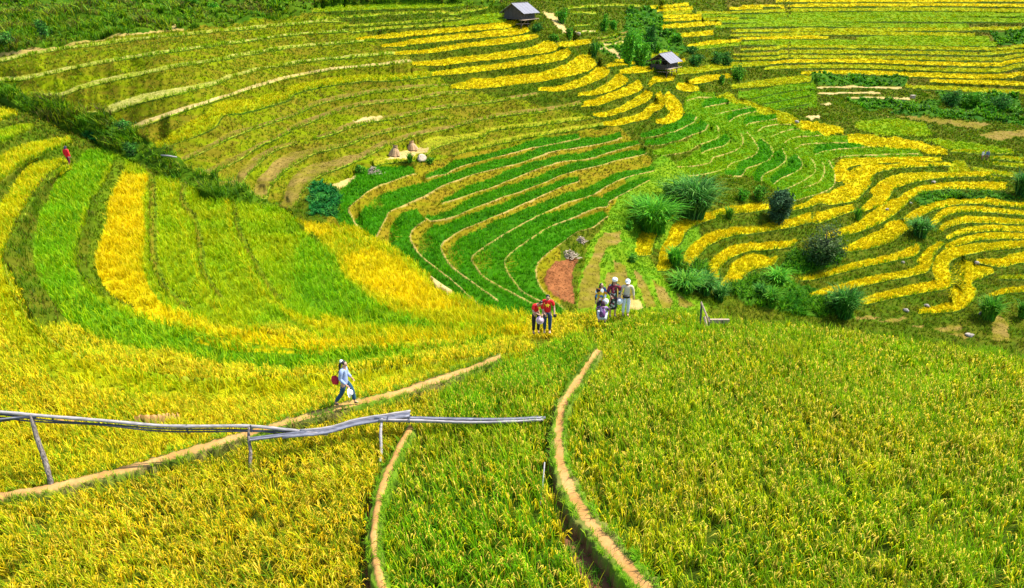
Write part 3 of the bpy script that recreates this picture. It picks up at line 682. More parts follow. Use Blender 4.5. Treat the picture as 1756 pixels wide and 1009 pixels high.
# wide country below and around, out to the horizon
g = np.linspace(-1, 1, 60); gx, gy = np.meshgrid(np.sign(g) * np.abs(g) ** 2 * 1500, np.sign(g) * np.abs(g) ** 2 * 1500)
gz = -6 + 6 * noise(gx, gy, 120) + np.clip(np.hypot(gx, gy) - 500, 0, 1e9) * .05 * noise(gx, gy, 400, 3)
GX = np.stack([gx, gy + 60, gz], -1)
o = mesh_obj('ground', GX.reshape(-1, 3), grid_faces(60, 60)[:, ::-1], M_GROUND, cols=np.broadcast_to((.09, .17, .02), (3600, 3)), smooth=True)
tag(o, 'broad green valley floor reaching out to the horizon', 'ground', kind='structure')

# ---------------------------------------------------------------- blades
def blades(pos, B, h, w, lean, seg, cols, spread, droop=.25, hv=.25, seed=1, tipc=1.15, bias=None, az0=None, azs=.6):
    """B blades for each root position; h, w may be arrays per position. cols: (N,B,3). Returns verts, faces, colours"""
    r = np.random.default_rng(seed)
    N = len(pos); S = seg + 1
    h = np.broadcast_to(np.asarray(h, float), (N,))[:, None] * (1 + hv * (r.random((N, B)) * 2 - 1))
    w = np.broadcast_to(np.asarray(w, float), (N,))[:, None] * (.75 + .5 * r.random((N, B)))
    az = r.random((N, B)) * 2 * np.pi
    if az0 is not None: az = az0[:, None] + azs * r.standard_normal((N, B))
    elif bias is not None: az = bias[0] + bias[1] * r.standard_normal((N, B))
    ln = lean * (.35 + .9 * r.random((N, B)))
    sp = np.broadcast_to(np.asarray(spread, float), (N,))[:, None]
    a2 = r.random((N, B)) * 2 * np.pi; rr = sp * np.sqrt(r.random((N, B)))
    base = pos[:, None, :] + np.stack([np.cos(a2) * rr, np.sin(a2) * rr, np.zeros_like(rr)], -1)
    t = np.linspace(0, 1, S)
    lat = (ln * h)[..., None] * t ** 1.8
    z = h[..., None] * (t - droop * (.4 + ln)[..., None] * t ** 4)
    cx = base[..., 0, None] + np.cos(az)[..., None] * lat
    cy = base[..., 1, None] + np.sin(az)[..., None] * lat
    cz = base[..., 2, None] + z
    tw = az + r.random((N, B)) * 1.6 - .8 + np.pi / 2
    prof = np.interp(t, [0, .4, .75, 1], [.8, 1, .8, .15]) if seg > 1 else np.array([1.0, .35])
    hw = w[..., None] * prof * .5
    ox = np.cos(tw)[..., None] * hw; oy = np.sin(tw)[..., None] * hw
    V = np.stack([np.stack([cx - ox, cy - oy, cz], -1), np.stack([cx + ox, cy + oy, cz], -1)], -2)   # N,B,S,2,3
    n = N * B
    V = V.reshape(n * S * 2, 3)
    i0 = (np.arange(n) * S * 2)[:, None] + (np.arange(seg) * 2)[None]
    Fc = np.stack([i0, i0 + 1, i0 + 3, i0 + 2], -1).reshape(-1, 4)
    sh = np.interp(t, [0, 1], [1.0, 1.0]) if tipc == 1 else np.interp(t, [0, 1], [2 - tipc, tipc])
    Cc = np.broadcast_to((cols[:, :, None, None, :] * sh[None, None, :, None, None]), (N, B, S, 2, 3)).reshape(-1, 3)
    return V, Fc, Cc

def join(parts):
    V = []; Fc = []; C = []; o = 0
    for v, f, c in parts:
        V.append(v); Fc.append(f + o); C.append(c); o += len(v)
    return np.concatenate(V), np.concatenate(Fc), np.concatenate(C)

def area_of(X):
    du = np.gradient(X, axis=1); dv = np.gradient(X, axis=0)
    return np.linalg.norm(np.cross(du, dv), axis=-1)
ARB, ARF = area_of(CANB), area_of(CANF)
inB = (VV <= crest[None] + 4) & (VV > -20) & (UU > U0 + 20) & (UU < U1 - 20)
inF = (VV >= crest[None] - 1) & (UU > U0 + 20) & (UU < U1 - 20)

def scatter(kd, kid, AR, inside, CAN, D, dens, cap, seed):
    r = np.random.default_rng(seed)
    m = inside & (np.isin(kd, kid) if isinstance(kid, (list, tuple)) else (kd == kid))
    iv, iu = np.nonzero(m)
    if not len(iv): return None
    wt = np.minimum(AR[iv, iu] * dens, cap)
    sc = np.clip(np.sqrt(AR[iv, iu] * dens / np.maximum(wt, 1e-9)), 1, 3.0)
    n = int(wt.sum())
    if n < 1: return None
    cs = np.cumsum(wt); j = np.searchsorted(cs, r.random(n) * cs[-1])
    u = iu[j] + U0 + r.random(n) - .5; v = iv[j] + V0 + r.random(n) - .5
    P = smp(CAN, u, v)
    return P, sc[j], smp(D, u, v), u, v

def pal_cols(P, B, pal, r, var=.28, clump=3.0):
    pal = np.array(pal)
    n1 = noise(P[:, 0], P[:, 1] + 2.3 * P[:, 2], clump * .7, 6)[:, None]
    idx = np.clip(((n1 * .9 + r.random((len(P), B)) * .7 - .3) * len(pal)), 0, len(pal) - 1e-3).astype(int)
    c = pal[idx]
    c = c * (1 + var * (r.random((len(P), B, 1)) * 2 - 1)) * (.88 + .24 * noise(P[:, 0], P[:, 1], .8, 8)[:, None, None])
    return c

VEG = {
 'g': ('ripe_rice', 'golden ripe rice standing in bands on the far and middle terraces', 'rice'),
 'y': ('yellowing_rice', 'yellow-green rice nearly ripe on the terrace fields', 'rice'),
 'l': ('lime_rice', 'lime-coloured rice turning ripe on the terrace fields', 'rice'),
 'm': ('green_rice', 'mid-green rice in the large curved fields and winding terraces', 'rice'),
 'G': ('young_rice', 'deep green young rice in narrow curved terraces with pale bunds', 'rice'),
 's': ('straw_stubble', 'pale straw-coloured stubble on the narrow upper terraces', 'stubble'),
 'b': ('brown_stubble', 'brown cut stubble on harvested terrace strips', 'stubble'),
 'o': ('olive_stubble', 'olive regrown stubble on harvested terrace strips', 'stubble'),
 't': ('dry_straw', 'dry straw scattered on pale harvested ground', 'straw'),
 'RO': ('dry_grass', 'olive and brown dry grass on the upper terrace walls', 'grass'),
 'RG': ('slope_grass', 'green grass and weeds on the slopes between the rice bands', 'grass'),
 'RB': ('yellow_grass', 'yellow-brown grass on the walls between young green terraces', 'grass'),
 'RD': ('dark_grass', 'dark grass on the risers of the distant right hillside', 'grass'),
 'bank': ('undergrowth', 'dense dark and bright green undergrowth on the uncultivated banks', 'undergrowth'),
 'grass': ('meadow_grass', 'bright green grass on the slope below the three standing people', 'grass'),
 'lush': ('lush_weeds', 'lush leafy weeds on the valley slopes around the golden terraces', 'weeds'),
 'veg': ('leafy_vegetables', 'blue-green leafy vegetable patch beside the stubble terraces', 'vegetables'),
 'RK': ('shaded_wall_grass', 'olive grass on the low walls between the curved fields, darkened with painted-in shade', 'grass'),
 'stem': ('lip_shade_tufts', 'dark green tufts just below the terrace edges, with the shade there painted into their colour', 'rice'),
 'edge': ('bund_grass', 'short bright grass along the outer edges of the terraces', 'grass'),
 'red': ('soil_clods', 'loose straw bits and clods on the orange ploughed plot', 'soil'),
}
parts = {}
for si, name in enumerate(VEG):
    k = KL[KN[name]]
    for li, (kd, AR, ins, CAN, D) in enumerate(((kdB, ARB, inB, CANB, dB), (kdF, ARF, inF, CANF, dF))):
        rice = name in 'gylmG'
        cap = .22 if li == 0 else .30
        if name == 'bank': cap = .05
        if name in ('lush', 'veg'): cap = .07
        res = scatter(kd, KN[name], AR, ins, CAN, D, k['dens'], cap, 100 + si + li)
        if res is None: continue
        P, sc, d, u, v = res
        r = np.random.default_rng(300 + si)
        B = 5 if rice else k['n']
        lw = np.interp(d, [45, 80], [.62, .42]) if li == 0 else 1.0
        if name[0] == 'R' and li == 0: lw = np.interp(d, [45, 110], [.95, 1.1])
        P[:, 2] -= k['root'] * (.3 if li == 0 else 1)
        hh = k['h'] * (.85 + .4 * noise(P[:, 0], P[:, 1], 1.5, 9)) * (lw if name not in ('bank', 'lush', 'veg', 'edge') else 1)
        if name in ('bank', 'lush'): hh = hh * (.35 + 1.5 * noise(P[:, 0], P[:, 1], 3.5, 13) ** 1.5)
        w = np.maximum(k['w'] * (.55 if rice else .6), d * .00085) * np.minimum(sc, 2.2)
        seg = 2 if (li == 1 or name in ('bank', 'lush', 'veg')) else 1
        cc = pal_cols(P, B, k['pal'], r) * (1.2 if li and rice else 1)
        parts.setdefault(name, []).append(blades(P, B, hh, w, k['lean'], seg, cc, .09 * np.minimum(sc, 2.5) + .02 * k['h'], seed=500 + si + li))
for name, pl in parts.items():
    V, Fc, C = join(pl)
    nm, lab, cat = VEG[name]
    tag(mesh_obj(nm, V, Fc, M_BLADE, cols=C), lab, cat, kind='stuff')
    print('veg', nm, len(Fc))

# near rice: leaves and drooping ears, field by field
NEAR = {
 'F1': ([(.34,.38,.004),(.46,.44,.004),(.20,.32,.003)], [(.70,.50,.004),(.76,.56,.02),(.62,.50,.003)], 4, 4, 'rice_crop', 'golden rice between the long footpath and the curved green fields', .42, 3.4),
 'F2': ([(.26,.34,.003),(.42,.42,.004),(.11,.22,.003)], [(.70,.47,.006),(.76,.55,.04),(.62,.46,.003)], 5, 4, 'rice_crop', 'golden rice in the near left field below the footpath', .45, 3.5),
 'F3': ([(.13,.34,.002),(.22,.42,.003),(.06,.19,.002),(.34,.45,.004)], [(.62,.50,.006),(.72,.52,.06),(.48,.46,.004)], 6, 3, 'rice_crop', 'green rice with yellow ears between the two narrow earth paths', .36, 2.8),
 'F4': ([(.17,.34,.002),(.27,.42,.003),(.06,.17,.002),(.40,.46,.004)], [(.70,.55,.005),(.78,.58,.07),(.58,.54,.004)], 6, 3, 'rice_crop', 'green and gold rice in the large right-hand field', .36, 2.9),
}
KEEP_OUT = []
def outside(P):
    m = np.ones(len(P), bool)
    for x, y, rr in KEEP_OUT: m &= np.hypot(P[:, 0] - x, P[:, 1] - y) > rr
    return m
for uu_, vv_, rr in [(918, 575, .42), (938, 574, .42), (926, 582, .4), (584, 699, .3), (606, 694, .3), (1031, 556, .3)]:
    q = smp(CANF, [uu_], [vv_])[0]; KEEP_OUT.append((q[0], q[1], rr))
for i, (fk, (lp, ep, nl, ne, nm, lab, lean, azb)) in enumerate(NEAR.items()):
    P, sc, d, u, v = scatter(kdF, KN[fk], ARF, inF, CANF, dF, 46, .12, 40 + i)
    m = outside(P); P, sc, d, u, v = P[m], sc[m], d[m], u[m], v[m]
    r = np.random.default_rng(60 + i)
    P[:, 2] -= KL[KN[fk]]['root']
    hh = .60 * (.80 + .32 * noise(P[:, 0], P[:, 1], 1.2, 9)) * (.9 + .2 * r.random(len(P)))
    gold = noise(P[:, 0], P[:, 1], 2.2, 11) * .6 + noise(P[:, 0], P[:, 1], 7, 12) * .4
    if fk == 'F4': gold = gold * .75 + .55 * np.clip((d - 14) / 9, 0, 1)
    if fk in ('F1', 'F2'): gold = gold + .3
    lc = pal_cols(P, nl, lp, r, .38, 2.0)
    ec = pal_cols(P, ne, ep, r, .30, 1.6)
    keep = r.random((len(P), ne)) < (.35 + .9 * gold)[:, None]
    ec = np.where(keep[..., None], ec, lc[:, :1] * 1.1)
    fl = 5 * (noise(P[:, 0], P[:, 1], 4.5, 15) - .5); az = azb + fl + 1.0 * r.standard_normal(len(P)); hh = hh * (.82 + .36 * noise(P[:, 0], P[:, 1], 3.2, 16))
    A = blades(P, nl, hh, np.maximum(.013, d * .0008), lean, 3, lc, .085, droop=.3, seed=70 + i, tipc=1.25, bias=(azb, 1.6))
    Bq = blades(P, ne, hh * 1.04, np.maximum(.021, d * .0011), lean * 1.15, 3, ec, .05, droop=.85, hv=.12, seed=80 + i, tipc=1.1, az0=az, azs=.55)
    V, Fc, C = join([A, Bq])
    tag(mesh_obj(nm, V, Fc, M_BLADE, cols=C), lab, 'rice', kind='stuff')
    print('near', fk, len(P), len(Fc))
pl = []
for i, nmk in enumerate(('verge', 'trench')):
    k = KL[KN[nmk]]
    P, sc, d, u, v = scatter(kdF, KN[nmk], ARF, inF, XF if nmk == 'trench' else CANF, dF, k['dens'] * (2.5 if nmk == 'verge' else 5), .16, 90 + i)
    r = np.random.default_rng(95)
    pl.append(blades(P, 6, k['h'] * .8, .014, .8, 2, pal_cols(P, 6, k['pal'], r), .05, seed=96 + i))
V, Fc, C = join(pl)
tag(mesh_obj('path_weeds', V, Fc, M_BLADE, cols=C), 'short green weeds fringing the earth footpaths and the ditch', 'weeds', kind='stuff')
# ---------------------------------------------------------------- mesh building helper
class MB:
    def __init__(s): s.v = []; s.f = []
    def add(s, V, Fc):
        o = len(s.v); s.v += [tuple(p) for p in V]; s.f += [tuple(i + o for i in f) for f in Fc]; return s
    def box(s, c, size, rot=None, taper=1.0):
        hx, hy, hz = [q / 2 for q in size]
        P = [Vector((x * hx * (taper if z > 0 else 1), y * hy * (taper if z > 0 else 1), z * hz)) for z in (-1, 1) for y in (-1, 1) for x in (-1, 1)]
        if rot: P = [rot @ p for p in P]
        P = [p + Vector(c) for p in P]
        return s.add(P, [(0, 2, 3, 1), (4, 5, 7, 6), (0, 1, 5, 4), (2, 6, 7, 3), (0, 4, 6, 2), (1, 3, 7, 5)])
    def beam(s, a, b, w, h=None):
        a, b = Vector(a), Vector(b); d = b - a
        return s.box((a + b) / 2, (w, h or w, d.length), d.to_track_quat('Z', 'Y').to_matrix())
    def tube(s, pts, rad, n=8, cap=True):
        pts = [Vector(p) for p in pts]; rad = rad if isinstance(rad, (list, tuple)) else [rad] * len(pts)
        V = []; Fc = []
        for i, p in enumerate(pts):
            d = (pts[min(i + 1, len(pts) - 1)] - pts[max(i - 1, 0)]).normalized()
            up = Vector((0, 0, 1)) if abs(d.z) < .9 else Vector((1, 0, 0))
            x = d.cross(up).normalized(); y = x.cross(d)
            for k in range(n):
                t = 2 * math.pi * k / n
                V.append(p + (x * math.cos(t) + y * math.sin(t)) * rad[i])
        for i in range(len(pts) - 1):
            for k in range(n):
                a, b = i * n + k, i * n + (k + 1) % n
                Fc.append((a, b, b + n, a + n))
        if cap: Fc += [tuple(range(n))[::-1], tuple(range((len(pts) - 1) * n, len(pts) * n))]
        return s.add(V, Fc)
    def lathe(s, prof, n=18, M=None):
        V = []; Fc = []
        for r, z in prof:
            for k in range(n):
                t = 2 * math.pi * k / n; V.append(Vector((r * math.cos(t), r * math.sin(t), z)))
        for i in range(len(prof) - 1):
            for k in range(n):
                a, b = i * n + k, i * n + (k + 1) % n; Fc.append((a, b, b + n, a + n))
        if M: V = [M @ p for p in V]
        return s.add(V, Fc)
    def build(s, name, mat, parent=None, smooth=False):
        me = bpy.data.meshes.new(name); me.from_pydata(s.v, [], s.f); me.update()
        if smooth:
            for p in me.polygons: p.use_smooth = True
        me.materials.append(mat)
        o = bpy.data.objects.new(name, me); scene.collection.objects.link(o)
        if parent: o.parent = parent
        return o

def empty(name, loc, rz=0.0, **k):
    o = bpy.data.objects.new(name, None); o.location = loc; o.rotation_euler = (0, 0, rz); o.empty_display_size = .3
    scene.collection.objects.link(o); tag(o, **k); return o
def onF(u, v): return Vector(smp(CANF, [u], [v])[0])
def onB(u, v): return Vector(smp(CANB, [u], [v])[0])
def at(u, v, d): return Vector(ray(np.array([float(u)]), np.array([float(v)]), np.array([float(d)]))[0])
def dep(o): return (o.y * math.cos(PITCH) - (o.z - CAMZ) * math.sin(PITCH))

WOOD = mat_plain('weathered wood', (.055, .045, .042), .85, .45, 3, .4, (14, 14, 1))
WOODL = mat_plain('pale timber', (.38, .27, .18), .8, .25, 3, .3, (12, 12, 1))
SHEET = mat_plain('grey roof boards', (.18, .175, .20), .8, .25, 3, .35, (1, 9, 1))
BAMBOO = mat_plain('dry bamboo', (.30, .27, .26), .6, .3, 4, .3, (1, 6, 6))
BAMBOOG = mat_plain('grey split bamboo', (.17, .17, .20), .5, .35, 4, .3, (1, 6, 6))
HOSE = mat_plain('dark hose', (.03, .034, .045), .5, .4, 6, .1)
POSTM = mat_plain('mossy post', (.10, .075, .055), .9, .5, 5, .6, (6, 6, 1), (.24, .20, .17))
ROCK = mat_plain('pale rock', (.30, .25, .20), .9, .3, 3, .5)
STRAW = mat_plain('straw', (.42, .25, .12), .9, .35, 6, .6, (3, 3, 12))
STRAWP = mat_plain('bleached straw', (.42, .33, .23), .9, .35, 9, .6)

# ---------------------------------------------------------------- stilt huts
def hut(loc, yaw, s, label, open_front):
    t = empty('stilt_hut', loc, yaw, label=label, cat='hut')
    t.scale = (s, s, s)
    W, L, FL, EV, RG = 1.5, 1.9, 1.15, 2.35, 3.35          # half width, half length, floor, eaves, ridge
    # gable end at -Y
    for sx in (-1, 1):
        for y in (-L, 0, L):
            MB().tube([(sx * W, y, -1.0), (sx * W, y, EV)], .075, 7).build('post', WOOD, t)
    MB().box((0, 0, FL), (2 * W + .5, 2 * L + .3, .12)).build('floor', WOOD, t)
    m = MB()
    def planks(a, b, zt0, zt1, n, zb=FL + .07):
        for k in range(n):
            f0, f1 = k / n, (k + .93) / n
            p0 = Vector(a).lerp(Vector(b), f0); p1 = Vector(a).lerp(Vector(b), f1)
            top = lambda f: zt0(f)
            th = Vector((b[1] - a[1], a[0] - b[0])).normalized() * .03 * (1 + .6 * (k % 3))
            V = []
            for p, f in ((p0, f0), (p1, f1)):
                for z in (zb, top(f)):
                    for sgn in (-1, 1): V.append((p.x + th.x * sgn, p.y + th.y * sgn, z))
            m.add(V, [(0, 4, 6, 2), (1, 3, 7, 5), (0, 1, 5, 4), (2, 6, 7, 3), (0, 2, 3, 1), (4, 5, 7, 6)])
    gable = lambda f: EV + (RG - EV - .12) * (1 - abs(2 * f - 1))
    if not open_front:
        planks((-W, -L, 0), (W, -L, 0), gable, None, 13)
        planks((W, -L, 0), (W, L, 0), lambda f: EV - .03, None, 13)
    else:
        planks((W, -L, 0), (W, L, 0), lambda f: EV - .03, None, 12)
        planks((-W, -L, 0), (W, -L, 0), lambda f: FL + .45, None, 11, FL - .35)
        fr = MB()
        for x in (-.75, -.15, .45): fr.beam((x, -L - .02, FL), (x, -L - .02, gable((x + W) / (2 * W)) - .05), .07)
        fr.beam((-W, -L - .05, 2.3), (W, -L - .05, 2.3), .08); fr.beam((-.9, -L - .05, 2.75), (.9, -L - .05, 2.75), .07)
        fr.build('gable_frame', WOOD, t)
    planks((-W, L, 0), (W, L, 0), gable, None, 12)
    if not open_front: planks((-W, L, 0), (-W, -L, 0), lambda f: EV - .03, None, 12)
    m.build('wall', WOOD, t)
    r = MB()
    for sx in (-1, 1):
        n = 9
        for k in range(n):                       # overlapping boards running from ridge to eaves
            y0 = -L - .45 + (2 * L + .9) * k / n; y1 = y0 + (2 * L + .9) / n * .985
            x1, z1 = sx * (W + .75), EV - .42; off = .018 * (k % 2)
            V = [(0, y0, RG + off), (0, y1, RG + off), (x1, y1, z1 + off), (x1, y0, z1 + off)]
            V += [(a_, b_, c_ - .05) for a_, b_, c_ in V]
            r.add(V, [(0, 1, 2, 3), (7, 6, 5, 4), (0, 3, 7, 4), (1, 5, 6, 2), (3, 2, 6, 7), (0, 4, 5, 1)])
    rf = r.build('roof', SHEET, t)
    MB().tube([(0, -L - .5, RG + .04), (0, L + .5, RG + .04)], .05, 6).build('ridge_pole', WOOD, rf)
    dk = MB().box((W + .45, -L + .5, FL - .12), (.8, 2.6, .06)); dk.beam((W + .85, -L - .7, FL - .12), (W + .85, L, FL - .05), .07)
    dk.build('platform', WOODL, t)
    b_ = MB(); b_.beam((-W, -L, .4), (W, -L, .45), .07); b_.beam((W, -L, .45), (W, L, .35), .07); b_.beam((W, -L, .1), (W, 0, FL), .05)
    b_.build('brace', WOODL, t)
    return t
hp = onB(891, 45); hut(hp, math.radians(-33), .90, 'dark timber stilt hut with pale board roof on the crest of the golden spur', False)
hp = onB(1138, 127); hut(hp, math.radians(-38), .84, 'small open-fronted stilt hut beside the tall bright bamboo', True)

# ---------------------------------------------------------------- bamboo water channel
def droop_line(a, b, n=14, sag=.05, wob=.012, seed=0):
    r = random.Random(seed); out = []
    for i in range(n):
        t = i / (n - 1); p = a.lerp(b, t); p.z -= sag * 4 * t * (1 - t); p += Vector((0, r.uniform(-wob, wob), r.uniform(-wob, wob))); out.append(p)
    return out
def polyline3(pts): return [at(*p) for p in pts]
def thick(pts, n=5):
    c = catmull([tuple(p) for p in pts], .12) if False else None
    P = [Vector(p) for p in pts]; out = []
    Q = [2 * P[0] - P[1]] + P + [2 * P[-1] - P[-2]]
    for i in range(1, len(Q) - 2):
        for j in range(n):
            t = j / n; p0, p1, p2, p3 = Q[i - 1:i + 3]
            out.append(.5 * (2 * p1 + (p2 - p0) * t + (2 * p0 - 5 * p1 + 4 * p2 - p3) * t * t + (3 * p1 - p0 - 3 * p2 + p3) * t ** 3))
    return out + [P[-1]]
t = empty('bamboo_pipe', at(290, 735, 17.9), label='long pale bamboo pole with dark hoses tied under it, crossing the left rice', cat='bamboo pipe')
def local(t, pts): return [p - Vector(t.location) for p in pts]
main = thick(polyline3([(-60, 701, 17.4), (55, 712, 17.5), (180, 722, 17.7), (290, 731, 17.9), (420, 731, 18.1), (480, 736, 18.2), (562, 745, 18.3)]))
def jr(n, r0, every=4): return [r0 * (1.18 if i % every == 0 else 1) for i in range(n)]
MB().tube(local(t, main), jr(len(main), .042), 8).build('pole', BAMBOO, t, True)
for k, (dz, dy) in enumerate(((-.085, -.03), (-.13, -.05), (-.06, .07))):
    h_ = [p + Vector((0, dy + .015 * math.sin(i * .8 + k), dz + .02 * math.sin(i * .55 + 2 * k))) for i, p in enumerate(main[:-(3 + k)])]
    MB().tube(local(t, h_), .022, 6).build('hose', HOSE, t, True)
for u_, v_ in ((169, 722), (320, 732), (430, 733), (90, 716)):
    p = at(u_, v_, 17.95 if u_ > 100 else 17.6)
    MB().tube(local(t, [p + Vector((0, 0, .06)), p + Vector((0, -.02, -.13)), p + Vector((.01, 0, -.22 if u_ == 320 else -.15))]), .02, 6).build('tie', HOSE, t)
t = empty('bamboo_pipe', at(30, 716, 17.4), label='short dark hose bundle running off the left edge beneath the pale pole', cat='bamboo pipe')
for k in range(3):
    hp_ = thick(polyline3([(-60, 722 + k, 17.3 + .05 * k), (0, 719 + 2 * k, 17.35 + .05 * k), (30, 716 + k, 17.45), (62, 714 + k, 17.5)]))
    MB().tube(local(t, hp_), .022, 6).build('hose', HOSE if k else BAMBOOG, t, True)
t = empty('bamboo_channel', at(560, 733, 18.4), label='wide split bamboo trough sloping up between the two middle posts', cat='bamboo channel')
ch = thick(polyline3([(427, 753, 17.95), (500, 744, 18.1), (560, 738, 18.25), (610, 724, 18.4), (660, 716, 18.5), (703, 709, 18.6)]))
def trough(pts, r):
    m = MB(); V = []; n = 9
    for i, p in enumerate(pts):
        d = (pts[min(i + 1, len(pts) - 1)] - pts[max(i - 1, 0)]).normalized(); x = d.cross(Vector((0, 0, 1))).normalized(); y = x.cross(d)
        for sc_ in (1, .8):
            for k in range(n):
                a_ = math.pi + math.pi * k / (n - 1)
                V.append(p + (x * math.cos(a_) + y * math.sin(a_)) * r * sc_)
    Fc = []
    for i in range(len(pts) - 1):
        for k in range(n - 1):
            a_ = i * 2 * n + k; b_ = a_ + 2 * n
            Fc += [(a_, b_, b_ + 1, a_ + 1), (a_ + n, a_ + n + 1, b_ + n + 1, b_ + n)]
        for k in (0, n - 1):
            a_ = i * 2 * n + k; b_ = a_ + 2 * n; Fc.append((a_, a_ + n, b_ + n, b_))
    return m.add(V, Fc)
trough(local(t, ch), .07).build('trough', BAMBOOG, t, True)
MB().tube(local(t, [p + Vector((0, -.10, -.02)) for p in ch[4:]]), jr(len(ch) - 4, .035), 7).build('pole', BAMBOOG, t, True)
MB().tube(local(t, [p + Vector((0, .11, 0)) for p in ch[6:]]), jr(len(ch) - 6, .035), 7).build('pole', BAMBOO, t, True)
t = empty('bamboo_pipe', at(780, 720, 18.8), label='bundle of grey poles lying level from the middle post to the curved path', cat='bamboo pipe')
for k, (dv, dd, r_, mt, sh) in enumerate(((-1.5, 0, .038, BAMBOOG, 0), (2.5, -.08, .034, BAMBOO, 8), (1, .1, .036, WOOD, -12), (4.5, .02, .026, BAMBOO, 20), (-3, .14, .028, HOSE, 30))):
    q = thick(polyline3([(642 + sh, 718 + dv, 18.45 + dd), (720, 719 + dv, 18.6 + dd), (800, 721 + dv + (k == 1), 18.75 + dd), (870, 721 + dv, 18.85 + dd), (935 - abs(sh) * .4, 718 + dv, 19.0 + dd)]), 4)
    MB().tube(local(t, q), jr(len(q), r_), 7).build('pole', mt, t, True)
for uv in ((702, 719), (665, 718)):
    p = at(*uv, 18.45); MB().tube(local(t, [p + Vector((0, -.15, .0)), p + Vector((.01, 0, .07)), p + Vector((0, .12, -.02)), p + Vector((.0, -.02, -.1)), p + Vector((0, -.15, 0))]), .014, 5).build('binding', HOSE, t)
def post(u0, v0, d0, u1, v1, d1, r, label, mat=POSTM, crook=.02):
    a_, b_ = at(u1, v1, d1), at(u0, v0, d0)              # base, top
    base = a_.copy(); base.z -= .35
    t = empty('support_post', base, label=label, cat='post', group='posts holding the bamboo channel')
    pts = [base, a_, a_.lerp(b_, .35) + Vector((crook, 0, 0)), a_.lerp(b_, .7) - Vector((crook, 0, 0)), b_]
    MB().tube(local(t, thick(pts, 3)), [r * (1.15 - .35 * i / 12) for i in range(13)], 8).build('shaft', mat, t, True)
    k = (b_ - a_).normalized()
    MB().tube(local(t, [b_ - k * .10 + Vector((-.09, 0, -.01)), b_ - k * .02, b_ - k * .08 + Vector((.09, 0, .01))]), .02, 6).build('binding', HOSE, t)
    return t
post(53, 712, 17.5, 89, 836, 17.55, .062, 'leaning mossy post standing on the footpath at far left')
post(427, 733, 18.05, 429, 798, 17.95, .045, 'short dark post in the rice under the end of the trough')
post(655, 718, 18.45, 651, 803, 17.9, .045, 'upright pale bamboo post beside the left earth path', BAMBOO)
a_ = at(926, 868, 16.1); b_ = at(934, 793, 16.5)
tag(MB().tube([a_ - Vector((0, 0, .2)), a_, a_.lerp(b_, .5) + Vector((.01, 0, 0)), b_], [.022, .022, .02, .016], 7).build('bamboo_stick', BAMBOO, None, True), 'thin pale stick standing in the ditch left of the curved path', 'stick')

# wooden rest at the crest on the right
p0 = onF(1205, 556)
d0 = dep(p0)
t = empty('wooden_bench', p0, label='low plank bench with crossed poles on the rice crest right of the people', cat='bench')
MB().tube(local(t, [at(1201, 556, d0), at(1203, 520, d0)]), .035, 7).build('post', WOOD, t)
MB().tube(local(t, [at(1216, 552, d0 - .1), at(1202, 518, d0 - .05)]), .038, 7).build('pole', WOODL, t)
MB().tube(local(t, [at(1212, 560, d0 - .2), at(1208, 543, d0 - .15)]), .05, 7).build('leg', WOODL, t)
MB().tube(local(t, [at(1216, 560, d0 - .1), at(1216, 544, d0 - .1)]), .03, 7).build('leg', WOOD, t)
pl_ = MB(); c0 = local(t, [at(1216, 551, d0), at(1250, 551, d0 + .1)]); pl_.beam(c0[0], c0[1], .09, .17); pl_.build('plank', WOODL, t)
MB().tube(local(t, [at(1240, 562, d0), at(1240, 550, d0)]), .03, 7).build('leg', WOOD, t)

# ---------------------------------------------------------------- rocks, straw, small things
def lump(name, p, sx, sy, sz, mat, label, cat, seed, group=None):
    import bmesh
    bm = bmesh.new(); bmesh.ops.create_icosphere(bm, subdivisions=3, radius=1)
    r = random.Random(seed); dirs = [Vector((r.gauss(0, 1), r.gauss(0, 1), r.gauss(0, 1))).normalized() for _ in range(9)]; offs = [r.uniform(.55, .9) for _ in dirs]
    for v in bm.verts:
        c = v.co.copy()
        for d_, o_ in zip(dirs, offs):
            k = c.dot(d_) - o_
            if k > 0: c -= d_ * k * .9
        c *= 1 + .05 * (noise(c.x * 3 + seed, c.y * 3 + c.z, 1) - .5)
        v.co = Vector((c.x * sx, c.y * sy, c.z * sz))
    me = bpy.data.meshes.new(name); bm.to_mesh(me); bm.free(); me.materials.append(mat)
    o = bpy.data.objects.new(name, me); o.location = p + Vector((0, 0, sz * .45)); o.rotation_euler = (0, 0, r.uniform(0, 6)); scene.collection.objects.link(o)
    return tag(o, label, cat, group)
for i, (u_, v_, w_, h_, lab) in enumerate([
    (1366, 211, 8, 6, 'grey-white boulder at the upper tip of the winding green terraces'),
    (1521, 361, 6, 6, 'pale rock on the grassy wall right of the single small leafy plant'),
    (1561, 351, 7, 5, 'pale rock on the slope between two golden bands, right of centre'),
    (1601, 313, 9, 5, 'flat pinkish rock on the weedy wall in the right golden terraces'),
    (1548, 452, 7, 5, 'small grey rock at the lip above the harvested lower right wall'),
    (1675, 452, 8, 7, 'grey rock where two golden bands meet near the right edge'),
    (1553, 536, 11, 8, 'slanting tan rock at the foot of the lower right terraces'),
    (1590, 524, 12, 6, 'whitish rock below the wide golden field at lower right'),
    (1663, 577, 16, 7, 'white stones by the crest just left of the small brown plot'),
    (1680, 540, 6, 8, 'upright tan rock under the drooping grass at lower right'),
    (992, 60, 9, 8, 'earth-toned rock on the bare track below the upper hut')]):
    p = onB(u_, v_); m_ = dep(p) / F
    lump('rock', p, w_ / 2 * m_, w_ / 2 * m_ * .8, h_ / 2 * m_, ROCK, lab, 'rock', i)
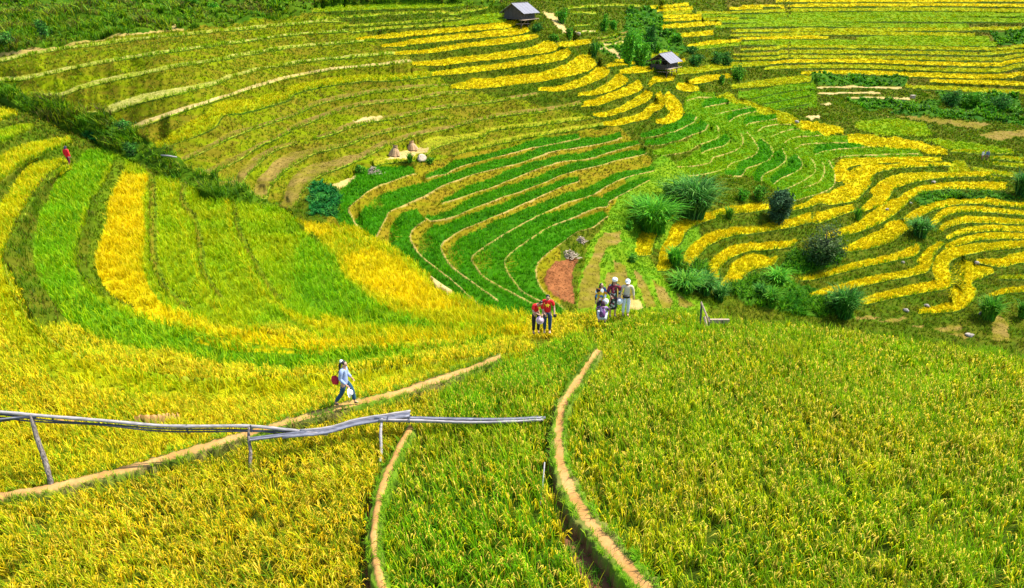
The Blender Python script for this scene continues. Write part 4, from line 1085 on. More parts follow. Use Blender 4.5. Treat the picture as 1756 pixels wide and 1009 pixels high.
for i, (u_, v_, w_, h_, lab) in enumerate([(676, 268, 20, 17, 'left of two upright tied straw stacks on the harvested terrace'), (708, 258, 20, 14, 'right straw stack, leaning back towards the terrace wall')]):
    p = onB(u_, v_); m_ = dep(p) / F
    t = empty('straw_stack', p, label=lab, cat='straw stack')
    for k in range(3):
        a_ = (k - 1) * .45
        b0 = Vector(((k - 1) * w_ * .27 * m_, (k == 1) * -.15, 0)); b1 = Vector((-(k - 1) * .02 - .12 * (1 if i else -1), .12, h_ * m_ * (1.1 if k == 1 else .95)))
        MB().tube([b0, b0.lerp(b1, .5), b0.lerp(b1, .8), b1], [.30, .25, .17, .24], 9).build('sheaf', STRAW, t)
        q = b0.lerp(b1, .8); MB().tube([q - Vector((0, 0, .03)), q + Vector((0, 0, .03))], .19, 9).build('band', WOOD, t)
p = onB(722, 276); lump('straw_heap', p, .55, .4, .4, STRAWP, 'small bleached heap beside the green tuft under the straw stacks', 'straw heap', 31)
def twig_heap(u_, v_, w_, h_, lab, seed):
    p = onB(u_, v_); m_ = dep(p) / F; r = random.Random(seed); m = MB()
    for k in range(170):
        x, y = r.gauss(0, .42) * w_ * m_ * .6, r.gauss(0, .42) * w_ * m_ * .45
        z = max(.02, h_ * m_ * .7 * math.exp(-(x * x + y * y) * 3 / (w_ * m_ * .5) ** 2) * r.random())
        a_ = r.uniform(0, 6.3); l_ = r.uniform(.15, .4); q = Vector((math.cos(a_), math.sin(a_), r.uniform(-.2, .5))) * l_
        m.tube([Vector((x, y, z)) - q / 2, Vector((x, y, z)) + q / 2], .022, 4, False)
    o = m.build('straw_heap', STRAWP); o.location = p
    tag(o, lab, 'straw heap')
twig_heap(976, 440, 32, 20, 'pale heap of cut stalks at the top of the orange soil plot', 1)
twig_heap(996, 417, 16, 14, 'small purple-grey bundle of cut stalks above the larger stalk heap', 2)
twig_heap(640, 296, 26, 16, 'dry brushwood pile on the bank above the young green bowl', 3)
p = onB(1565, 168)
t = empty('storage_box', p, .3, label='small pale box standing alone beside the far terrace track', cat='box'); s_ = dep(p) / F
MB().box((0, 0, 2.2 * s_), (7 * s_, 5 * s_, 4.5 * s_)).build('body', WOODL, t); MB().box((0, 0, 4.9 * s_), (7.8 * s_, 5.8 * s_, .8 * s_)).build('lid', STRAWP, t)
p = onB(292, 278); tag(MB().tube([p + Vector((-.65, .1, .3)), p + Vector((0, 0, .27)), p + Vector((.6, -.1, .2))], [.05, .07, .05], 8).build('log', BAMBOO, None, True), 'pale fallen log in the dark undergrowth above the golden field', 'log')
# water pipe marks: low wall of stones along the upper channel
# ---------------------------------------------------------------- plants
M_DARK = mat_attr('dark leaf', rough=0.7, trans=0.2, nscale=2.0, var=0.2, spec=0.12)
def clump(u_, v_, w_, h_, cols, label, seed, layer='B', lean=.75, name='leafy_clump', cat='plant', wid=.05, n=None):
    p = onB(u_, v_) if layer == 'B' else onF(u_, v_)
    d_ = dep(p); m_ = d_ / F; r = np.random.default_rng(seed)
    W, Hh = w_ * m_, h_ * m_ / .93
    n = n or int(np.clip(w_ * h_ * .10, 30, 420))
    a_ = r.random(n) * 6.283; rr = np.sqrt(r.random(n)) * W * .26
    P = np.stack([np.cos(a_) * rr, np.sin(a_) * rr, -.1 + 0 * rr], -1)
    pal = np.array(cols); c = pal[(r.random((n, 5)) * len(pal)).astype(int)] * (.7 + .6 * r.random((n, 5, 1)))
    V, Fc, C = blades(P, 5, Hh * 1.05 * (.55 + .5 * r.random(n)), np.maximum(wid, d_ * .0011), lean * W / Hh * .8, 4, c, .06 * W, droop=.35, hv=.3, seed=seed)
    o = mesh_obj(name, V, Fc, M_DARK, cols=C); o.location = p
    tag(o, label, cat)
    return o
def bush(u_, v_, w_, h_, cols, label, seed, bamboo=False):
    """uneven mound (or cluster of stalks) of separate leaves on a few stems"""
    p = onB(u_, v_); d_ = dep(p); m_ = d_ / F; W, Hh = w_ * m_, h_ * m_ / .93; r = random.Random(seed); rn = np.random.default_rng(seed)
    t = empty('bamboo_cluster' if bamboo else 'leafy_bush', p, label=label, cat='bamboo' if bamboo else 'bush')
    st = MB(); V = []; C = []
    nl = 16 if bamboo else 11
    leaf = max(.09, d_ * .0018)
    for k in range(nl):
        a_ = r.uniform(0, 6.283); rr = math.sqrt(r.random()) * W * .40; hk = Hh * r.uniform(.45, 1.0) * (1 - .35 * (rr / (W * .5)) ** 2)
        e_ = Vector((math.cos(a_) * rr, math.sin(a_) * rr * .8, hk)); b0 = Vector((e_.x * .35, e_.y * .35, -.2))
        lean_ = Vector((r.uniform(-.1, .1) * Hh, r.uniform(-.1, .1) * Hh, 0))
        st.tube([b0, b0.lerp(e_, .5) + lean_ * .2, e_ * .95], [.04, .03, .012], 5)
        n = int((150 if bamboo else 130) * min(1.6, max(.5, w_ * h_ / 900)))
        tt = rn.random(n) ** (.8 if bamboo else .55)
        q = np.array(b0)[None] * (1 - tt[:, None]) + np.array(e_)[None] * tt[:, None]
        q += rn.standard_normal((n, 3)) * np.array([W * (.07 if bamboo else .10), W * (.07 if bamboo else .10), Hh * .06])
        ax = rn.standard_normal((n, 3)) * [1, 1, .6]; ax[:, 2] += -.5 if bamboo else .5; ax /= np.linalg.norm(ax, axis=1)[:, None]
        bx = np.cross(ax, rn.standard_normal((n, 3))); bx /= np.linalg.norm(bx, axis=1)[:, None]
        L_ = leaf * (1.1 if bamboo else .8) * (.6 + .8 * rn.random((n, 1))); w2 = L_ * (.28 if bamboo else .42)
        V.append(np.stack([q - ax * L_, q + bx * w2, q + ax * L_, q - bx * w2], 1).reshape(-1, 3))
        col = np.array(cols)[(rn.random(n) * len(cols)).astype(int)] * (.65 + .7 * rn.random((n, 1))) * (.75 + .5 * r.random())
        C.append(np.repeat(col, 4, 0))
    st.build('stem', WOOD, t)
    V = np.concatenate(V); mesh_obj('leaves', V, np.arange(len(V)).reshape(-1, 4), M_DARK, t, np.concatenate(C))
    return t
DKG = [(.03,.15,.015),(.05,.21,.02),(.07,.26,.02),(.025,.10,.015),(.14,.30,.05)]
BRG = [(.06,.28,.008),(.10,.36,.01),(.04,.20,.01),(.16,.42,.015)]
MDG = [(.06,.24,.01),(.10,.32,.01),(.04,.17,.01),(.16,.34,.02)]
for i, (u_, v_, w_, h_, c_, lab) in enumerate([
    (1184,372,76,72,DKG,'largest dark arching grass clump above the left golden bands'),
    (1120,396,66,60,BRG,'broad bright green grass clump left of the largest dark clump'),
    (1150,352,50,44,MDG,'green grass clump squeezed behind the largest dark clump'),
    (1098,362,30,34,MDG,'small grass clump at the right rim of the young green bowl'),
    (1250,377,15,22,MDG,'small spiky plant on the first short golden band'),
    (1300,344,34,24,MDG,'leafy grass clump hanging on the bank left of the round dark tree'),
    (1272,346,24,22,BRG,'lighter grass tuft on the bank under the winding green terraces'),
    (1156,456,28,36,BRG,'bright tuft standing in the second golden strip'),
    (1172,500,50,36,MDG,'left part of the dense grass hedge under the golden strips'),
    (1205,505,46,38,DKG,'dark right part of the dense grass hedge under the golden strips'),
    (1232,518,24,30,DKG,'dark tuft at the right end of the grass hedge'),
    (1330,492,38,30,BRG,'bright grass clump below the lowest left golden strip'),
    (1320,528,30,32,MDG,'grass clump just behind the crest, right of the bench'),
    (1302,514,20,26,DKG,'dark small clump between two brighter clumps behind the crest'),
    (1444,546,46,54,DKG,'dark fountain-shaped grass clump just beyond the crest'),
    (1576,406,36,34,DKG,'grass clump fanning out at the left ends of the stacked golden bands'),
    (1470,379,11,27,MDG,'single slender plant on the wall between two golden bands'),
    (1694,547,34,42,MDG,'drooping grass clump near the brown plot at lower right'),
    (1752,336,34,44,DKG,'dark clump cut by the right edge of the photo, mid height'),
    (1752,545,18,34,MDG,'green clump cut by the right edge near the crest'),
    (963,40,24,26,BRG,'bright bushy clump right of the upper hut'),
    (975,67,18,20,MDG,'small feathery clump below the bushy one near the upper hut'),
    (1019,100,14,28,DKG,'dark narrow clump beside the short golden band'),
    (918,52,24,14,DKG,'dark weeds at the foot of the upper hut'),
    (950,70,18,12,MDG,'low green weeds on the slope between hut and feathery clump'),
    (1035,52,18,26,BRG,'pale green bush left of the hill track'),
    (1052,50,16,18,BRG,'smaller pale green bush beside the taller one'),
    (1075,108,30,52,BRG,'left stem cluster of the tall bright bamboo'),
    (1095,112,34,58,BRG,'tallest bright bamboo cluster just left of the small hut'),
    (1116,86,26,36,DKG,'dark bluish bamboo behind the bright cluster'),
    (1125,92,18,20,MDG,'small green clump directly above the small hut'),
    (1190,112,32,22,DKG,'dark clump right of the small hut'),
    (1228,110,26,20,DKG,'middle dark clump in the row right of the small hut'),
    (1245,112,24,22,DKG,'rightmost dark clump in the row right of the small hut'),
    (1186,93,24,13,DKG,'low dark clump above the row right of the small hut'),
    (1160,72,16,14,BRG,'small bright bush among the upper middle golden bands'),
    (1142,62,14,12,MDG,'tiny green bush beside the small bright one'),
    (1237,146,10,15,MDG,'tiny conical shrub at the end of a golden band'),
    (1266,139,28,26,MDG,'green shrub at the left end of the far hillside bank'),
    (1630,179,38,28,DKG,'dark round grass clump under the far right hillside'),
    (1672,182,30,20,MDG,'low green clump right of the dark round one'),
    (1710,188,40,22,DKG,'wide dark clump near the right edge below the far hillside'),
    (703,277,12,17,MDG,'small vivid green tuft between the two straw stacks'),
    (735,280,22,10,MDG,'low weeds to the right of the vivid tuft'),
    (618,296,20,14,MDG,'green bush beside the dry brushwood pile'),
    (75,64,20,34,DKG,'darkest bush on the upper left bank'),
    (10,80,34,18,DKG,'dark bush at the left edge on the upper bank'),
    (330,18,24,20,MDG,'tall green clump at the top of the upper left bank'),
    (365,14,20,18,BRG,'lighter clump beside the tall one on the upper bank'),
    (215,160+65,36,20,DKG,'brownish dark bush on the bank above the red-clothed walker'),
    (228,262,30,22,DKG,'dry-stemmed bush in the undergrowth left of the fallen log'),
    (1078,392,16,16,BRG,'small bright weeds at the corner of the brown strip field'),
    (1085,450,20,16,MDG,'low dark weeds beside the lowest left golden strip')]):
    kindw = 'bamboo' if 'bamboo' in lab else ('bush' if any(q in lab for q in ('bush', 'shrub', 'weeds', 'hanging', 'lighter', 'dark clump right', 'middle dark', 'rightmost dark', 'low dark', 'wide dark', 'dark round', 'low green', 'squeezed')) else 'reed')
    if kindw == 'reed': clump(u_, v_, w_, h_, c_, lab, 900 + i)
    else: bush(u_, v_, w_, h_, c_, lab, 900 + i, kindw == 'bamboo')

def tree(u_, v_, w_, h_, cols, label, seed, dens=1.0, wisp=False):
    p = onB(u_, v_); m_ = dep(p) / F; W, Hh = w_ * m_, h_ * m_ / .93
    t = empty('round_tree', p, label=label, cat='tree'); r = random.Random(seed); rn = np.random.default_rng(seed)
    tr = MB(); tr.tube([(0, 0, -.3), (.03, 0, Hh * .2), (-.02, .03, Hh * .45), (.02, 0, Hh * .75)], [.13, .11, .08, .03], 8)
    tips = []
    for k in range(12):
        a_ = k * 2.4; z0 = Hh * (.15 + .045 * k); e_ = Vector((math.cos(a_) * W * .36, math.sin(a_) * W * .36, z0 + Hh * .22))
        tr.tube([(0, 0, z0), Vector((0, 0, z0)).lerp(e_, .5) + Vector((0, 0, .05)), e_], [.05, .03, .012], 5); tips.append(e_)
    tr.build('trunk', WOOD, t)
    nc = int(46 * dens); V = []; F_ = []; C = []
    for k in range(nc):
        dirv = rn.standard_normal(3); dirv /= np.linalg.norm(dirv); rad = rn.random() ** .35
        c = np.array([dirv[0] * W * .42 * rad, dirv[1] * W * .42 * rad, Hh * .52 + dirv[2] * Hh * .42 * rad])
        if wisp and c[2] > Hh * .55 and rn.random() < .35: continue
        n = 60 if not (wisp and c[2] > Hh * .5) else 26
        q = c + rn.standard_normal((n, 3)) * W * .085
        ax = rn.standard_normal((n, 3)); ax /= np.linalg.norm(ax, axis=1)[:, None]; bx = np.cross(ax, rn.standard_normal((n, 3))); bx /= np.linalg.norm(bx, axis=1)[:, None]
        L_, w2 = .15, .06
        quad = np.stack([q - ax * L_, q + bx * w2, q + ax * L_, q - bx * w2], 1)
        o_ = sum(len(x) for x in V); V.append(quad.reshape(-1, 3)); F_.append(np.arange(n * 4).reshape(-1, 4) + o_)
        top = wisp and c[2] > Hh * .5
        col = np.array(cols[int(rn.random() * (len(cols) - 1))] if not top else cols[-1]) * (.6 + .8 * rn.random())
        C.append(np.repeat(col[None] * (.8 + .4 * rn.random((n, 1))), 4, 0))
    mesh_obj('crown', np.concatenate(V), np.concatenate(F_), M_DARK, t, np.concatenate(C))
    return t
tree(1336, 384, 44, 56, [(.025,.07,.025),(.04,.10,.03),(.06,.13,.05),(.02,.05,.02)], 'dark round tree standing on the long golden band', 11, 1.6)
tree(1408, 454, 66, 70, [(.04,.11,.02),(.06,.15,.02),(.03,.07,.02),(.11,.16,.05)], 'wispy grey-topped tree amid the golden terraces', 12, 1.7, True)
# ---------------------------------------------------------------- people
SKIN = mat_plain('skin', (.50, .27, .17), .6, .08, 8, 0)
def fab(name, c, **k): return mat_plain(name, c, .85, k.pop('var', .18), k.pop('nscale', 9), .2, **k)
HAIR = mat_plain('black hair', (.012, .010, .011), .45, .3, 20, .2)
CL = {}
def cloth(c, name='cloth', **k):
    key = (c, name)
    if key not in CL: CL[key] = fab(name, c, **k)
    return CL[key]
def mat_pattern(name, cols, scale):
    m = bpy.data.materials.new(name); m.use_nodes = True; N = m.node_tree.nodes; L = m.node_tree.links
    tc = N.new('ShaderNodeTexCoord'); vo = N.new('ShaderNodeTexVoronoi'); vo.inputs['Scale'].default_value = scale
    sp = N.new('ShaderNodeSeparateColor'); cr = N.new('ShaderNodeValToRGB'); cr.color_ramp.interpolation = 'CONSTANT'
    L.new(tc.outputs['Object'], vo.inputs['Vector']); L.new(vo.outputs['Color'], sp.inputs[0]); L.new(sp.outputs[0], cr.inputs[0])
    while len(cr.color_ramp.elements) < len(cols): cr.color_ramp.elements.new(.5)
    for i, c in enumerate(cols):
        cr.color_ramp.elements[i].position = i / len(cols); cr.color_ramp.elements[i].color = (*c, 1)
    L.new(cr.outputs[0], N['Principled BSDF'].inputs['Base Color']); N['Principled BSDF'].inputs['Roughness'].default_value = .85
    return m

def skin_mesh(name, chains, mat, parent, sub=2, extra=None):
    """one smooth surface grown round the joints; chains of (x,y,z,r[,ry])"""
    vs = []; idx = {}; es = []; rad = []
    for ch in chains:
        prev = None
        for q in ch:
            key = tuple(round(c, 4) for c in q[:3])
            if key not in idx:
                idx[key] = len(vs); vs.append(q[:3]); rad.append((q[3], q[4] if len(q) > 4 else q[3]))
            i = idx[key]
            if prev is not None and prev != i: es.append((prev, i))
            prev = i
    me = bpy.data.meshes.new(name); me.from_pydata(vs, es, [])
    o = bpy.data.objects.new(name, me); scene.collection.objects.link(o)
    md = o.modifiers.new('skin', 'SKIN'); md.use_smooth_shade = True; md.branch_smoothing = .6
    par = list(range(len(vs)))
    def find(a_):
        while par[a_] != a_: a_ = par[a_]
        return a_
    for a_, b_ in es: par[find(a_)] = find(b_)
    roots = set()
    sv = me.skin_vertices[0].data
    for i in range(len(vs)):
        sv[i].radius = rad[i]; f = find(i)
        sv[i].use_root = f not in roots; roots.add(f)
    s2 = o.modifiers.new('sub', 'SUBSURF'); s2.levels = sub; s2.render_levels = sub
    dg = bpy.context.evaluated_depsgraph_get(); dg.update()
    nm = bpy.data.meshes.new_from_object(o.evaluated_get(dg)); nm.name = name
    o.modifiers.clear(); o.data = nm
    nm.materials.clear(); nm.materials.append(mat)
    for p_ in nm.polygons: p_.use_smooth = True
    if extra:
        import bmesh
        bm = bmesh.new(); bm.from_mesh(nm)
        for fn in extra: fn(bm)
        bm.to_mesh(nm); bm.free()
    o.parent = parent
    return o

def person(label, loc, yaw, H, J, look, fem=False):
    """J: joints; facing -Y, z up, for a 1.65 m figure; look: clothes"""
    t = empty('person', loc, yaw, label=label, cat='person'); s = H / 1.65; t.scale = (s, s, s)
    P = dict(pel=(0, 0, .90), sp=(0, .01, 1.08), ch=(0, .01, 1.24), nb=(0, .01, 1.38), nk=(0, 0, 1.44), hd=(0, -.01, 1.54),
             shl=(.17, .01, 1.345), shr=(-.17, .01, 1.345), ell=(.21, .03, 1.09), elr=(-.21, .03, 1.09), wrl=(.22, -.05, .86), wrr=(-.22, -.05, .86),
             hpl=(.09, 0, .88), hpr=(-.09, 0, .88), knl=(.10, -.01, .48), knr=(-.10, -.01, .48), anl=(.10, .02, .08), anr=(-.10, .02, .08), face=(0, -1, 0))
    P.update(J); V = {k: Vector(v) for k, v in P.items()}
    f = V['face'].normalized(); hd = V['hd']; upv = (hd - V['nk']).normalized()
    side = f.cross(upv).normalized(); f = upv.cross(side).normalized()
    def q(v, r, r2=None): return (v.x, v.y, v.z, r) + ((r2,) if r2 else ())
    mid = lambda a_, b_, k=.5: V[a_].lerp(V[b_], k)
    jaw = hd + f * .022 - upv * .055; crown = hd + upv * .075
    ch = [[q(V['pel'], .125, .10), q(V['sp'], .115, .085), q(V['ch'], .135, .095), q(V['nb'], .07), q(V['nk'], .052), q(jaw, .062), q(hd, .080, .088), q(crown, .058)]]
    for a_ in 'lr':
        ch.append([q(V['nb'], .07), q(V['sh' + a_], .058), q(mid('sh' + a_, 'el' + a_), .048), q(V['el' + a_], .040), q(mid('el' + a_, 'wr' + a_), .036), q(V['wr' + a_], .025)])
        ch.append([q(V['pel'], .125, .10), q(V['hp' + a_], .092), q(mid('hp' + a_, 'kn' + a_), .078), q(V['kn' + a_], .056), q(mid('kn' + a_, 'an' + a_, .4), .054), q(V['an' + a_], .036)])
        toe = V['an' + a_] + Vector(P.get('toe' + a_, (0, -.13, -.045)))
        ch[-1].append(q(toe, .03))
        fo = (V['wr' + a_] - V['el' + a_]).normalized(); w = V['wr' + a_]
        palm = w + fo * .055; ch[-2] += [q(palm, .030, .018), q(w + fo * .085, .030, .016)]
        sx = fo.cross(Vector((0, -1, 0))); sx = sx.normalized() if sx.length > .1 else Vector((1, 0, 0)); inn = Vector((-1 if a_ == 'l' else 1, 0, 0)); curl = (inn * .6 + Vector((0, -.5, 0)))
        for k, (o_, l_) in enumerate(((-.024, .060), (-.008, .072), (.008, .070), (.024, .055))):
            b0 = w + fo * .075 + sx * o_; b1 = b0 + fo * l_ * .5 + curl * .006; b2 = b1 + fo * l_ * .4 + curl * .020
            ch.append([q(b0, .0085), q(b1, .008), q(b2, .0068)])
        th = w + fo * .03 - sx * .025
        ch.append([q(th, .010), q(th - sx * .025 + fo * .02, .009), q(th - sx * .032 + fo * .045, .0075)])
    ch.append([q(hd + f * .070 - upv * .005, .012), q(hd + f * .096 - upv * .022, .011)])       # nose
    for sg in (-1, 1): ch.append([q(hd + side * sg * .078 - upv * .005, .012), q(hd + side * sg * .086 - upv * .03, .010)])
    skin_mesh('body', ch, SKIN, t, 1)
    if look.get('shades'): MB().box(hd + f * .096 + upv * .008, (.12, .02, .034), Matrix((side, -f, upv)).transposed()).build('sunglasses', HAIR, t)
    else:
        for sg in (-1, 1): MB().box(hd + f * .082 + side * sg * .032 + upv * .008, (.026, .010, .010), Matrix((side, -f, upv)).transposed()).build('eye', HAIR, t)
    MB().box(hd + f * .084 - upv * .048, (.042, .014, .010), Matrix((side, -f, upv)).transposed()).build('mouth', cloth((.35, .08, .07), 'lips'), t)
    # clothes
    gr = .018
    if look.get('top'):
        cs = [[q(V['pel'] - Vector((0, 0, look.get('hem', .0))), .135 + gr, .11 + gr), q(V['sp'], .122 + gr, .092 + gr), q(V['ch'], .142 + gr, .102 + gr), q(V['nb'], .078 + gr * .6)]]
        for a_ in 'lr':
            c = [q(V['nb'], .078 + gr * .6), q(V['sh' + a_], .064 + gr * .6), q(mid('sh' + a_, 'el' + a_, .75), .055 + gr * .6)]
            if look.get('long'): c += [q(V['el' + a_], .048 + gr * .5), q(mid('el' + a_, 'wr' + a_, .9), .034 + gr * .5)]
            cs.append(c)
        if look.get('skirt'):
            z0 = V['pel'].z
            cs[0] = [q(Vector((0, 0, z0 - look['skirt'])), .20, .17), q(Vector((0, 0, z0 - look['skirt'] * .5)), .18, .15)] + cs[0]
        skin_mesh('dress' if look.get('skirt') else 'shirt', cs, look['top'], t, 2)
    if look.get('legs'):
        cs = [[q(V['pel'] + Vector((0, 0, .05)), .125 + gr, .10 + gr), q(V['pel'], .128 + gr, .105 + gr)]]
        for a_ in 'lr':
            e = look.get('leglen', .9)
            c = [q(V['pel'], .128 + gr, .105 + gr), q(V['hp' + a_], .098 + gr * .6), q(V['kn' + a_], .066 + gr * .6)]
            if e > .3: c += [q(mid('kn' + a_, 'an' + a_, e), .052 + gr * .5)]
            cs.append(c)
        skin_mesh('trousers', cs, look['legs'], t, 2)
    for a_ in 'lr':
        an = V['an' + a_]; toe = an + Vector(P.get('toe' + a_, (0, -.13, -.045)))
        skin_mesh('shoe', [[q(an + Vector((0, .03, -.035)), .042), q(an.lerp(toe, .5) - Vector((0, 0, .015)), .043, .036), q(toe, .038, .032)]], look.get('shoe', HAIR), t, 1)
    # hair: cap over the skull, longer behind
    if look.get('hair'):
        L = look['hair']; hc = [[q(hd + f * .025 + upv * .055, .070), q(hd - f * .018 + upv * .040, .094, .092), q(hd - f * .045 - upv * .02, .085, .075)]]
        if L > .1:
            for sg in (-1, 0, 1):
                hc.append([q(hd - f * .045 - upv * .02, .085, .075), q(hd + side * sg * .07 - f * (.05 if sg == 0 else .02) - upv * (.06 + .25 * L), .05), q(hd + side * sg * .085 - f * (.07 if sg == 0 else .01) - upv * (.06 + .8 * L), .032)])
        skin_mesh('hair', hc, look.get('haircol', HAIR), t, 2)
    if look.get('tail'):
        skin_mesh('ponytail', [[q(hd - f * .10 + upv * .03, .035), q(hd - f * .15 - upv * .08, .045), q(hd - f * .14 - upv * .22, .032), q(hd - f * .12 - upv * .30, .012)]], HAIR, t, 2)
    if look.get('cap'):
        M = Matrix.Translation(hd + upv * .035 - f * .008) @ Matrix((side, -f, upv)).transposed().to_4x4()
        if look['cap'][0] == 'cap':
            c_ = MB().lathe([(.106, -.01), (.110, .02), (.102, .06), (.075, .092), (.03, .105), (.001, .107)], 20, M)
            c_.lathe([(.1, .0), (.112, -.012)], 20, M)
            o_ = c_.build('cap', look['cap'][1], t, True)
            MB().box(hd + f * .125 + upv * .03, (.13, .09, .012), Matrix((side, -f, upv)).transposed()).build('brim', look['cap'][1], o_)
        elif look['cap'][0] == 'knit':
            MB().lathe([(.104, .0), (.112, .03), (.112, .07), (.085, .11), (.04, .128), (.001, .132)], 20, M).build('cap', look['cap'][1], t, True)
        elif look['cap'][0] == 'scarf':
            skin_mesh('headscarf', [[q(hd + f * .01 + upv * .06, .08), q(hd - f * .02 + upv * .02, .10, .10), q(hd - f * .03 - upv * .07, .085, .08), q(V['nb'] + Vector((0, .02, .02)), .10, .085)]], look['cap'][1], t, 2)
    return t, V, s
def in_person(t, o): o.parent = t; return o
def put(t, s, p): return t.matrix_basis @ p
def hatobj(t, center, R, mat, label, tilt, name='sun_hat', brim=.17):
    """a held hat: a thing of its own at the world position of the hand"""
    M = Matrix.Rotation(tilt[0], 4, 'X') @ Matrix.Rotation(tilt[1], 4, 'Y')
    w = Matrix.LocRotScale(t.location, t.rotation_euler, t.scale) @ center
    o = MB().lathe([(brim, 0), (brim * .6, .012), (.098, .02), (.095, .06), (.075, .10), (.03, .115), (.001, .117)], 22, M).lathe([(brim, 0), (brim * .6, .004), (.09, .012), (.06, .09)], 22, M).build(name, mat, None, True)
    o.location = w; o.scale = t.scale
    return tag(o, label, 'hat')

WHITE = cloth((.78, .78, .80), 'white cotton', var=.06)
def size(loc, px): return px * dep(loc) / F / (math.cos(PITCH) + .02)

# 1 woman walking on the footpath
l = onF(596, 696); l.z += .01
W1 = size(l, 82)
t, V, s = person('woman in pale blue tunic and jeans walking right along the footpath', l, math.radians(84), W1,
    dict(pel=(0, .02, .91), sp=(0, .0, 1.08), ch=(0, -.02, 1.24), nb=(0, -.02, 1.38), nk=(0, -.04, 1.44), hd=(0, -.06, 1.54), face=(-.1, -1, -.18),
         knl=(.10, -.17, .52), anl=(.10, -.22, .10), knr=(-.10, .10, .50), anr=(-.10, .36, .14), toer=(0, -.12, -.06),
         elr=(-.21, .06, 1.09), wrr=(-.20, -.12, .88), ell=(.21, -.02, 1.1), wrl=(.20, -.16, .92)),
    dict(top=cloth((.27, .34, .52), 'pale blue cotton'), long=True, hem=.16, legs=cloth((.008, .06, .12), 'blue denim', nscale=20), hair=.08, tail=True, shoe=cloth((.02, .02, .025), 'black sandal')))
M_ = MB().lathe([(.055, 0), (.05, .05), (.03, .07), (.001, .075)], 14, Matrix.Translation((V['hd'] + Vector((0, .075, .07)))) @ Matrix.Rotation(-.9, 4, 'X')); M_.build('hair_clip', WHITE, t, True)
hatobj(t, Vector((-.22, -.19, .62)), 1, WHITE, 'white round hat held low by the woman walking on the footpath', (0, 1.35), brim=.155)
bag = MB().lathe([(.02, -.17), (.10, -.14), (.13, 0), (.10, .13), (.05, .16)], 14, Matrix.Diagonal((.45, 1, 1, 1)))
bo = bag.build('shoulder_bag', cloth((.42, .01, .03), 'red cloth'), None, True)
bo.location = Matrix.LocRotScale(t.location, t.rotation_euler, t.scale) @ Vector((-.02, .30, .93)); bo.rotation_euler = t.rotation_euler; bo.scale = t.scale
tag(bo, 'dark red bag slung behind the woman on the footpath', 'bag')
MB().tube([(0, -.03, .13), (.02, -.12, .28), (.04, -.20, .42)], .013, 6).build('strap', cloth((.16, .02, .02), 'dark strap'), bo)

STARS = cloth((.95, .70, .02), 'yellow print', var=.04)
def star(parent, c, r, rot=0.0, tilt=0.0):
    pts = []
    for k in range(10):
        a_ = math.pi / 2 + k * math.pi / 5 + rot; rr = r if k % 2 == 0 else r * .40
        pts.append((math.cos(a_) * rr, 0, math.sin(a_) * rr))
    V_ = [(x, -.006, z) for x, _, z in pts] + [(x, .012, z) for x, _, z in pts] + [(0, -.016, 0)]
    Fc = [(k, (k + 1) % 10, 20) for k in range(10)] + [(k, k + 10, (k + 1) % 10 + 10, (k + 1) % 10) for k in range(10)]
    m = MB(); m.add(V_, Fc); o = m.build('star_emblem', STARS, parent); o.location = c; o.rotation_euler = (tilt, 0, 0); return o
RED = cloth((.72, .006, .008), 'red cotton', var=.10)
# 3 man in red star shirt
l = onF(938, 571); H_ = size(l, 68)
t, V, s = person('man in red shirt with yellow star standing upright, looking down', l, math.radians(-6), H_,
    dict(hd=(0, -.045, 1.53), face=(.05, -1, -.45), wrl=(.27, -.12, .90), ell=(.25, .03, 1.08), wrr=(-.10, -.20, .92), elr=(-.24, -.02, 1.09)),
    dict(top=RED, hem=.06, legs=cloth((.015, .05, .11), 'dark blue denim', nscale=20), hair=.04, shoe=cloth((.55, .5, .48), 'grey shoe')))
star(t, V['ch'] + Vector((0, -.128, -.02)), .095, 0, .06)
w = Matrix.LocRotScale(t.location, t.rotation_euler, t.scale) @ Vector((.29, -.17, .84))
o = MB().box((0, 0, 0), (.13, .07, .09)).build('camera', HAIR); MB().lathe([(.04, 0), (.04, .06), (.03, .065), (.001, .066)], 14, Matrix.Translation((0, -.03, 0)) @ Matrix.Rotation(1.57, 4, 'X')).build('lens', HAIR, o); o.location = w; tag(o, 'small black camera in the left hand of the upright red-shirted man', 'camera')
# 2 woman bending beside him
l = onF(919, 572); H_ = size(l, 66)
t, V, s = person('woman in red star shirt and black trousers bending her head over a pink hat', l, math.radians(14), H_,
    dict(pel=(-.02, .05, .90), sp=(0, .02, 1.07), ch=(.02, -.05, 1.21), nb=(.03, -.12, 1.33), nk=(.05, -.16, 1.37), hd=(.10, -.24, 1.43), face=(.25, -.8, -.8),
         shl=(.19, -.12, 1.29), shr=(-.14, -.10, 1.29), elr=(-.19, -.16, 1.06), wrr=(.02, -.34, .98), ell=(.24, -.16, 1.05), wrl=(.13, -.34, .93)),
    dict(top=RED, legs=cloth((.012, .012, .018), 'black cloth'), hair=.10, shoe=HAIR))
star(t, V['ch'] + Vector((.05, -.135, .0)), .08, .3, -.25)
hatobj(t, Vector((.04, -.40, .78)), 1, cloth((.62, .42, .50), 'pink straw'), 'dusty pink hat held by the bending woman in red', (1.2, .25), brim=.16)
